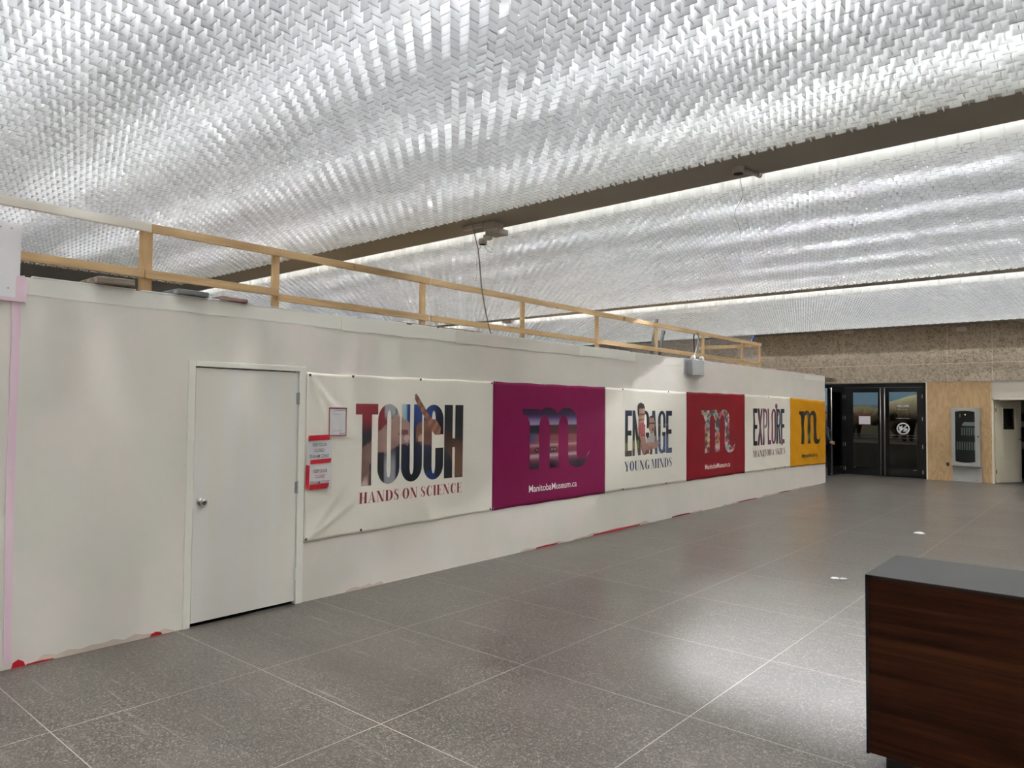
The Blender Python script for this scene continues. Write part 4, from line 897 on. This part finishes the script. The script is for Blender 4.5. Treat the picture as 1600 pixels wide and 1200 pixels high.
# second pair farther left: its right leaf stands open towards the room
d3 = sempty('door_3', (-6.0, YD, 0))
hx = -5.985; ang = math.radians(84)
mt_ = Matrix.Translation((hx, YD+.04, 0)) @ Matrix.Rotation(ang, 4, 'Z') @ Matrix.Translation((-hx, -(YD+.04), 0))
leaf(d3, -6.94, -5.99, True, (-6.80, -6.13, .235, 2.26), mt_)
leaf(d3, -7.92, -6.96, False, (-7.75, -7.1, .235, 2.26))
# things on the glass
yg = YD+.018
t = thing('paper_notice', 'blank white sheet red-taped to the left glass door', 'notice', (-5.42, yg, 1.4)); box('sheet', 'sheet_paper', -5.565, -5.277, yg-.001, yg+.018, 1.385, 1.612, t)
box('tape_strip', 'dark_red_tape', -5.65, -5.225, yg-.003, yg-.001, 1.607, 1.635, t); box('tape_strip', 'dark_red_tape', -5.57, -5.28, yg-.003, yg-.001, 1.365, 1.39, t)
t = thing('door_decal', 'white WELCOME lettering on the right glass door', 'decal', (-4.49, yg, 1.9))
text_polys_obj('lettering', 'WELCOME', -4.64, -4.335, 1.86, 1.92, t, 'frost_white', .015, face='y', X=YD+.036)
text_polys_obj('small_text', 'Please come on in', -4.61, -4.38, 1.795, 1.815, t, 'frost_white', .0, face='y', X=YD+.036); text_polys_obj('small_text', 'Manitoba Museum of Science', -4.655, -4.325, 1.555, 1.575, t, 'frost_white', .012, face='y', X=YD+.036)
t = thing('door_decal', 'round white no food or drink symbol on the right glass door', 'decal', (-4.482, yg, 1.3)); cx, cz = -4.482, 1.292
rg = MB()
def fp(mb, polys, X=YD+.036):
    for p in polys:
        vs = [mb.bm.verts.new((a, X, b)) for a, b in p]
        for tr in tessellate_polygon([[Vector((a, b, 0)) for a, b in p]]):
            mb.bm.faces.new([vs[i] for i in tr])
fp(rg, band(arc(cx, cz, .155, .155, 0, 360, 40), arc(cx, cz, .125, .125, 0, 360, 40))); fp(rg, [[(cx-.105, cz-.08), (cx-.085, cz-.10), (cx+.105, cz+.08), (cx+.085, cz+.10)]]); rg.build('ring', 'frost_white', t)
fd = MB(); fp(fd, [[(cx-.10, cz+.06), (cx-.01, cz+.06), (cx-.02, cz-.0), (cx-.085, cz-.055)], R_(cx-.035, cz+.06, cx-.028, cz+.11), [(cx+.01, cz-.05), (cx+.1, cz-.05), (cx+.09, cz-.075), (cx+.0, cz-.075)], [(cx+.03, cz+.0), (cx+.06, cz+.015), (cx+.1, cz-.0), (cx+.105, cz-.04), (cx+.01, cz-.04)]], YD+.0365); fd.build('food_symbol', 'frost_white', t)

# ------------------------------------------------------------------ gallery behind the doors: mural, bison, platform
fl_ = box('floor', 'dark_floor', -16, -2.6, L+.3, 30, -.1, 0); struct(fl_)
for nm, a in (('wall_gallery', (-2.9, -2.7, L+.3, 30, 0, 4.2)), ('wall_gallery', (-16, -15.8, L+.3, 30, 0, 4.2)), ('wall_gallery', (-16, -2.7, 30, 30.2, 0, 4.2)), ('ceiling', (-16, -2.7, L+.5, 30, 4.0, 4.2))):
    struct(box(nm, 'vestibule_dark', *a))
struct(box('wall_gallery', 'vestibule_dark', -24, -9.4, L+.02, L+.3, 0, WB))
mu = MB(); N = 30
for i in range(N):
    a0, a1 = i/N, (i+1)/N; f = lambda a: (-14.5+a*11.6, 27.6+1.2*math.sin(a*math.pi))
    (xa, ya), (xb, yb) = f(a0), f(a1); mu.quad([(xa, ya, .6), (xb, yb, .6), (xb, yb, 3.9), (xa, ya, 3.9)]); mu.quad([(xb, yb+.04, .6), (xa, ya+.04, .6), (xa, ya+.04, 3.9), (xb, yb+.04, 3.9)])
mu.build('mural', 'mural', label='prairie and sky mural curving behind the bison display', category='mural')
box('display_platform', 'platform', -14.4, -3.0, 23.3, 27.5, 0, .80, label='low dark platform carrying the bison in front of the mural', category='platform')
def skin_fig(name, verts, edges, radii, material, parent=None, sub=2, root=0, **kw):
    me = bpy.data.meshes.new(name); me.from_pydata(verts, edges, []); o = bpy.data.objects.new(name, me); COL.objects.link(o)
    md = o.modifiers.new('s', 'SKIN'); md.use_smooth_shade = True
    for i, r in enumerate(radii):
        sv = me.skin_vertices[0].data[i]; sv.radius = r if isinstance(r, tuple) else (r, r); sv.use_root = i == root
    sb = o.modifiers.new('b', 'SUBSURF'); sb.levels = sub; sb.render_levels = sub
    dg = bpy.context.evaluated_depsgraph_get(); m2 = bpy.data.meshes.new_from_object(o.evaluated_get(dg)); bpy.data.objects.remove(o)
    m2.materials.clear(); return link(name, m2, material, parent, True, **kw)
def bison(lab, x, y, s, flip, z=.80):
    t = thing('bison', lab, 'bison', (x, y, z), 'mounted bison in the display'); f = -1 if flip else 1
    P = lambda a, b, c_: (x+f*a*s, y+b*s, z+c_*s)
    V = [P(-1.1, 0, .98), P(-.7, 0, 1.02), P(-.1, 0, 1.0), P(.35, 0, 1.1), P(.75, 0, 1.08), P(1.1, 0, .92), P(1.42, 0, .72), P(1.6, 0, .52),      # trunk, neck, head 0-7
         P(-.95, .2, .75), P(-.85, .2, .48), P(-1.0, .2, .3), P(-.95, .2, .04), P(-.95, -.2, .75), P(-.85, -.2, .48), P(-1.0, -.2, .3), P(-.95, -.2, .04),
         P(.5, .22, .65), P(.5, .22, .33), P(.5, .22, .04), P(.62, -.22, .65), P(.6, -.22, .33), P(.6, -.22, .04), P(-1.25, 0, .8), P(-1.28, 0, .45), P(.5, 0, 1.35)]
    E_ = [(0, 1), (1, 2), (2, 3), (3, 4), (4, 5), (5, 6), (6, 7), (0, 8), (8, 9), (9, 10), (10, 11), (0, 12), (12, 13), (13, 14), (14, 15), (3, 16), (16, 17), (17, 18), (3, 19), (19, 20), (20, 21), (0, 22), (22, 23), (3, 24)]
    Rr = [.24, .33, .36, .46, .42, .32, .22, .12, .16, .09, .06, .055, .16, .09, .06, .055, .16, .08, .06, .16, .08, .06, .03, .03, .34]
    skin_fig('body', V, E_, [r*s for r in Rr], 'bison_fur', t)
    for q in (-1, 1): MB().tube([P(1.2, q*.16, .95), P(1.24, q*.3, .98), P(1.25, q*.36, 1.12)], [.04*s, .03*s, .008*s]).build('horn', 'horn', t)
bison('mounted bison with high pale hump seen through the right glass door', -4.45, 24.2, 1.0, True)
bison('mounted bison with pale back seen through the left glass door', -6.55, 26.2, .80, True)
bison('mounted bison farther left, seen past the open door leaf', -8.9, 24.9, .8, False)
# gallery lighting on the mural
for i, x in enumerate((-12.5, -9.5, -6.8, -4.2)):
    ld = bpy.data.lights.new('mural_light', 'AREA'); ld.shape = 'RECTANGLE'; ld.size = 1.6; ld.size_y = .25; ld.energy = MURAL_W; ld.color = (.9, .96, 1)
    lo = bpy.data.objects.new('mural_light', ld); COL.objects.link(lo); lo.location = (x, 22.7, 3.9)
    lo.rotation_euler = Vector((0, 4.2, -1.7)).to_track_quat('-Z', 'Y').to_euler()

# ------------------------------------------------------------------ person holding the open leaf
px0, py0 = -6.235, 20.42
pr = thing('person', 'person in dark clothes holding the open glass door, half hidden by the hoarding', 'person', (px0, py0, 0))
Q = lambda a, b, c_: (px0+a, py0+b, c_)
V = [Q(0, 0, .93), Q(0, 0, 1.12), Q(0, 0, 1.33), Q(0, -.01, 1.43), Q(0, -.02, 1.50),
     Q(-.13, .10, 1.38), Q(-.20, .10, 1.12), Q(-.20, .04, .88), Q(.12, -.10, 1.38), Q(.13, -.24, 1.12), Q(.21, -.30, .92),
     Q(-.10, 0, .85), Q(-.12, .0, .48), Q(-.13, .03, .08), Q(-.13, -.10, .04), Q(.10, 0, .85), Q(.13, -.02, .48), Q(.15, .02, .08), Q(.16, -.11, .04)]
E_ = [(0, 1), (1, 2), (2, 3), (3, 4), (2, 5), (5, 6), (6, 7), (2, 8), (8, 9), (9, 10), (0, 11), (11, 12), (12, 13), (13, 14), (0, 15), (15, 16), (16, 17), (17, 18)]
Rr = [(.15, .11), (.14, .10), (.17, .11), .06, .052, .075, .05, .035, .075, .048, .034, .095, .065, .045, .035, .095, .065, .045, .035]
skin_fig('body', V, E_, Rr, 'navy', pr)
# trousers
skin_fig('trousers', [Q(0, 0, .96), Q(-.10, 0, .85), Q(-.12, 0, .48), Q(-.13, .03, .1), Q(.10, 0, .85), Q(.13, -.02, .48), Q(.15, .02, .1)], [(0, 1), (1, 2), (2, 3), (0, 4), (4, 5), (5, 6)], [(.165, .125), .105, .078, .066, .105, .078, .066], 'black_cloth', pr)
hm = bmesh.new(); bmesh.ops.create_uvsphere(hm, u_segments=28, v_segments=20, radius=1)
for v in hm.verts:
    a, b, c_ = v.co; k_ = 1-.22*max(0, -c_)
    a2, b2, c2 = a*.078*k_, b*.096*k_, c_*.118
    if b < -.55: b2 -= .014*math.exp(-((a/.16)**2+((c_+.08)/.22)**2)); b2 += .006*math.exp(-(((abs(a)-.35)/.16)**2+((c_-.1)/.14)**2)); b2 -= .004*math.exp(-((a/.3)**2+((c_+.45)/.08)**2))
    v.co = (a2, b2, c2)
me = bpy.data.meshes.new('head'); hm.to_mesh(me); hm.free(); me.transform(Matrix.Translation(Q(.0, -.03, 1.60)) @ Matrix.Rotation(.75, 4, 'Z')); link('head', me, 'skin', pr, True)
hm = bmesh.new(); bmesh.ops.create_uvsphere(hm, u_segments=24, v_segments=16, radius=1)
bmesh.ops.delete(hm, geom=[v for v in hm.verts if v.co.z < -.35 or (v.co.y < -.35 and v.co.z < .45)], context='VERTS')
for v in hm.verts: v.co = (v.co.x*.088, v.co.y*.107, v.co.z*.128)
me = bpy.data.meshes.new('hair'); hm.to_mesh(me); hm.free(); me.transform(Matrix.Translation(Q(.0, -.025, 1.605)) @ Matrix.Rotation(.75, 4, 'Z')); link('hair', me, 'hair', pr, True)
for q in (-1, 1): MB().lathe([(0, .011), (.006, .009), (.009, .002)], Q(-.03+.065*0+q*.024+.06, -.105+q*.024, 1.612), (.68, -.73, 0), 12).build('eye', 'ink', pr)
hp = Vector(Q(.22, -.31, .905))
hv = [tuple(hp), tuple(hp+Vector((.05, -.03, -.01))), tuple(hp+Vector((.085, -.04, -.015)))]; he = [(0, 1), (1, 2)]; hr = [.028, .034, .026]
for j in range(4):
    b_ = hp+Vector((.085, -.05, .02-.02*j)); hv += [tuple(b_), tuple(b_+Vector((.035, -.02, -.004))), tuple(b_+Vector((.05, .015, -.006)))]; i0 = len(hv)-3; he += [(2, i0), (i0, i0+1), (i0+1, i0+2)]; hr += [.010, .009, .008]
b_ = hp+Vector((.05, 0, .02)); hv += [tuple(b_), tuple(b_+Vector((.035, .02, .015)))]; he += [(1, len(hv)-2), (len(hv)-2, len(hv)-1)]; hr += [.011, .009]
skin_fig('hand', hv, he, hr, 'skin', pr, 1)

# ------------------------------------------------------------------ plywood, fire panel, office door
struct(box('wall_plywood', 'plywood', -3.905, -2.515, L-.002, L+.3, 0, WB)); struct(box('trim_11', 'beige_trim', -3.93, -3.90, L-.02, L+.05, 0, WB))
struct(box('trim_12', 'stud_wood', -2.535, -2.51, L-.018, L+.02, 0, WB)); struct(box('trim_13', 'grey_enamel', -3.95, 7, L-.01, L+.0, WB, WB+.012))
f = thing('fire_alarm_panel', 'grey fire alarm panel with glazed door mounted on the plywood', 'alarm panel', (-3.05, L, .4))
x0, x1, z0, z1 = -3.355, -2.735, .40, 1.848; gx0, gx1, gz0, gz1 = -3.265, -2.845, .50, 1.755
box('cabinet', 'panel_grey', x0+.01, x1-.01, L-.11, L-.005, z0+.01, z1-.01, f)
dr = MB(); ya, yb = L-.15, L-.11
dr.box(x0, gx0, ya, yb, z0, z1, .006); dr.box(gx1, x1, ya, yb, z0, z1, .006)
for sgn_, zb_, ze_ in ((1, gz1-.01, z1), (-1, gz0+.01, z0)):
    N = 12
    for i in range(N):
        a, b_ = i/N, (i+1)/N; xa, xb = gx0+(gx1-gx0)*a, gx0+(gx1-gx0)*b_
        bow = lambda t_: zb_ + sgn_*.03*math.sin(t_*math.pi)
        za, zc = bow(a), bow(b_); dr.quad([(xa, ya, za), (xb, ya, zc), (xb, ya, ze_), (xa, ya, ze_)]); dr.quad([(xa, ya, za), (xa, yb, za), (xb, yb, zc), (xb, ya, zc)]); dr.quad([(xa, ya, ze_), (xb, ya, ze_), (xb, yb, ze_), (xa, yb, ze_)])
fdoor = dr.build('door', 'panel_grey', f)
box('glass', 'door_glass', gx0, gx1, L-.128, L-.124, gz0-.01, gz1+.02, fdoor)
box('inner_face', 'panel_dark', gx0-.02, gx1+.02, L-.118, L-.111, gz0-.03, gz1+.03, f)
yi = L-.121
box('display', 'dark_floor', -3.20, -2.86, yi, yi+.004, 1.60, 1.735, f); box('screen', 'module_grey', -3.18, -3.145, yi-.002, yi, 1.61, 1.70, f); box('indicator', 'led', -3.055, -3.045, yi-.003, yi, 1.665, 1.69, f)
box('label_plate', 'label_white', -3.12, -2.85, yi-.001, yi+.003, 1.40, 1.495, f)
tb = MB(); tb.bm.faces.new([tb.bm.verts.new(p) for p in ((-3.12, yi-.002, 1.43), (-3.12, yi-.002, 1.495), (-3.07, yi-.002, 1.495))]); tb.build('label_corner', 'red_tape', f)
for i in range(6): box('module', 'module_grey', -3.135+i*.0515, -3.108+i*.0515, yi-.002, yi+.004, 1.165, 1.36, f)
for i in range(8): box('module', 'module_grey', -3.235+i*.0515, -3.208+i*.0515, yi-.002, yi+.004, .80, 1.00, f)
box('lock', 'dark_hole', -2.795, -2.765, ya-.004, ya, 1.12, 1.15, fdoor)
f = box('cable_cover', 'panel_grey', -3.345, -2.72, L-.07, L-.005, .0, .40, label='plain grey metal cover below the fire alarm panel', category='cover', bev=.004)
sc_ = MB(); sc_.cyl((-3.24, L-.072, .06), (-3.24, L-.068, .06), .008); sc_.cyl((-2.82, L-.072, .06), (-2.82, L-.068, .06), .008); sc_.build('screw_heads', 'dark_hole', f)
f = thing('wall_outlet', 'small black outlet on the plywood left of the fire alarm panel', 'outlet', (-3.455, L-.01, .42)); box('plate', 'panel_dark', -3.49, -3.42, L-.012, L-.004, .375, .465, f, .003); box('socket', 'dark_hole', -3.475, -3.435, L-.014, L-.011, .39, .45, f)
# office door
d4 = sempty('door_4', (-2.48, L, 0))
fr = MB(); fr.box(-2.51, -2.47, L-.005, L+.15, 0, 2.095); fr.box(-2.51, -1.35, L-.005, L+.15, 2.05, 2.095); fr.box(-1.39, -1.35, L-.005, L+.15, 0, 2.095); fr.build('door_frame', 'beige_trim', d4)
struct(box('trim_14', 'beige_wall', -2.51, -1.35, L+.01, L+.12, 2.095, WB)); struct(box('wall_far', 'beige_wall', -1.35, 7, L+.0, L+.2, 0, WB))
hx, hy = -2.455, L+.09; ang = math.radians(62)
mt_ = Matrix.Translation((hx, hy, 0)) @ Matrix.Rotation(ang, 4, 'Z') @ Matrix.Translation((-hx, -hy, 0))
W_ = .93
def BL(nm, mt, boxes, par=d4):
    mb = MB()
    for q in boxes: mb.box(*q)
    bmesh.ops.transform(mb.bm, matrix=mt_, verts=mb.bm.verts); return mb.build(nm, mt, par)
wx0, wx1, wz0, wz1 = hx+.26, hx+.70, 1.32, 1.84
BL('door_leaf', 'office_door_paint', [(hx, wx0, hy-.02, hy+.02, .012, 2.04), (wx1, hx+W_, hy-.02, hy+.02, .012, 2.04), (wx0, wx1, hy-.02, hy+.02, .012, wz0), (wx0, wx1, hy-.02, hy+.02, wz1, 2.04)])
BL('window_bead', 'beige_trim', [(wx0-.03, wx0, hy-.03, hy-.02, wz0-.03, wz1+.03), (wx1, wx1+.03, hy-.03, hy-.02, wz0-.03, wz1+.03), (wx0, wx1, hy-.03, hy-.02, wz0-.03, wz0), (wx0, wx1, hy-.03, hy-.02, wz1, wz1+.03)])
BL('glass', 'door_glass', [(wx0, wx1, hy-.003, hy+.003, wz0, wz1)]); BL('door_label', 'panel_dark', [(wx0+.12, wx1-.12, hy-.012, hy-.004, wz0+.01, wz0+.06)])
BL('lever_handle', 'chrome', [(hx+W_-.08, hx+W_-.05, hy-.07, hy-.02, 1.06, 1.09), (hx+W_-.16, hx+W_-.05, hy-.08, hy-.065, 1.065, 1.085), (hx+W_-.08, hx+W_-.05, hy+.02, hy+.09, 1.06, 1.09), (hx+W_-.08, hx+W_+.02, hy+.075, hy+.09, 1.065, 1.085)])
for z in (1.80, .28): BL('hinge', 'brass', [(hx-.012, hx+.012, hy-.03, hy-.018, z-.05, z+.05)])
# office behind
struct(box('floor', 'dark_floor', -2.7, 1.5, L+.2, 25, -.1, 0)); struct(box('wall_office', 'beige_wall', -2.7, 1.5, 24.2, 24.4, 0, 3)); struct(box('wall_office', 'beige_wall', 1.5, 1.7, L+.2, 24.4, 0, 3)); struct(box('ceiling', 'beige_wall', -2.7, 1.7, L+.2, 24.4, 2.8, 2.95))
o = thing('display_board', 'dark navy board with a pale picture, seen beside the office door', 'board', (-1.75, 24.1, 1.3)); box('board', 'navy', -2.35, -.9, 24.12, 24.19, .95, 1.72, o); box('picture', 'sheet_paper', -2.2, -2.03, 24.11, 24.12, 1.34, 1.5, o)
o = thing('office_desk', 'black office desk behind the open office door', 'desk', (-1.6, 23.6, 0)); box('desk_top', 'black_cloth', -2.4, -.8, 23.3, 24.1, .72, .76, o); box('desk_front', 'black_cloth', -2.4, -.85, 23.34, 23.37, 0, .72, o)
o = thing('wooden_shelf', 'pale wooden shelf unit in the office doorway at the right edge', 'shelf', (-1.7, 22.6, 0))
for x in (-1.98, -1.3): box('upright', 'post_wood', x, x+.04, 22.5, 22.54, 0, .8, o); box('upright', 'post_wood', x, x+.04, 22.9, 22.94, 0, .8, o)
for z in (.2, .48, .76): box('shelf_board', 'post_wood', -1.98, -1.26, 22.5, 22.94, z, z+.025, o)

# smoke detectors on the concrete wall
for (px_, lab) in ((1327, 'white smoke detector under the lattice edge, above the glass doors'), (1503, 'white smoke detector under the lattice edge, above the fire alarm panel')):
    x, z = at_y(px_, 514, L-.05); t = thing('smoke_detector', lab, 'smoke detector', (x, L, z-.05))
    z -= .07 if px_ < 1400 else .0
    box('base', 'smoke_plastic', x-.12, x+.02, L-.06, L-.001, z-.055, z+.055, t, .01); MB().lathe([(0, .06), (.05, .06), (.065, .045), (.07, .01)], (x+.05, L-.02, z), (0, -1, 0), 22).build('sensor_head', 'smoke_plastic', t, True)

# ------------------------------------------------------------------ counter
c = thing('reception_counter', 'dark walnut counter with black edges and grey top, at the right edge', 'counter', (-.97, 3.8, 0))
cx0, cx1, cy0, cy1, ct = -.968, 1.4, 3.765, 4.385, .947
box('front_panel', 'walnut', cx0+.012, cx1, cy0+.003, cy0+.03, .105, ct-.012, c)
box('side_panel', 'walnut', cx0+.003, cx0+.03, cy0+.02, cy1-.01, .105, ct-.012, c)
box('carcass', 'counter_edge', cx0+.03, cx1, cy0+.03, cy1, .105, ct-.014, c)
ed_ = MB(); ed_.box(cx0, cx1, cy0, cy0+.03, ct-.013, ct-.004); ed_.box(cx0, cx0+.013, cy0, cy0+.03, .10, ct-.004); ed_.box(cx0, cx0+.03, cy0, cy1, ct-.013, ct-.004); ed_.build('edge_strip', 'counter_edge', c)
box('counter_top', 'counter_laminate', cx0, cx1, cy0, cy1, ct-.004, ct, c)
box('toe_kick', 'toe_kick', cx0+.07, cx1, cy0+.07, cy1-.05, .0, .105, c)

# scraps on the floor
def scrap(lab, x, y, pts, group=None):
    mb = MB(); a = [mb.bm.verts.new((x+p[0], y+p[1], .001)) for p in pts]; b_ = [mb.bm.verts.new((x+p[0], y+p[1], .010+.008*random.random())) for p in pts]
    mb.bm.faces.new(b_); mb.bm.faces.new(a[::-1])
    for i in range(len(pts)): mb.bm.faces.new((a[i], a[(i+1) % len(pts)], b_[(i+1) % len(pts)], b_[i]))
    mb.build('paper_scrap', 'frost_white', label=lab, category='litter')
scrap('white paper scrap on the floor farther away, beyond the counter', -2.27, 11.6, [(-.06, -.02), (-.01, -.06), (.03, -.04), (.08, .0), (.04, .04), (-.04, .05)])
scrap('white oval paper scrap nearer the counter, left of the pair', -2.31, 7.86, [(-.04, -.02), (0, -.035), (.035, -.02), (.04, .01), (0, .03), (-.035, .02)])
scrap('white oval paper scrap nearer the counter, right of the pair', -2.235, 7.90, [(-.035, -.02), (0, -.03), (.03, -.015), (.035, .015), (0, .03), (-.03, .015)])
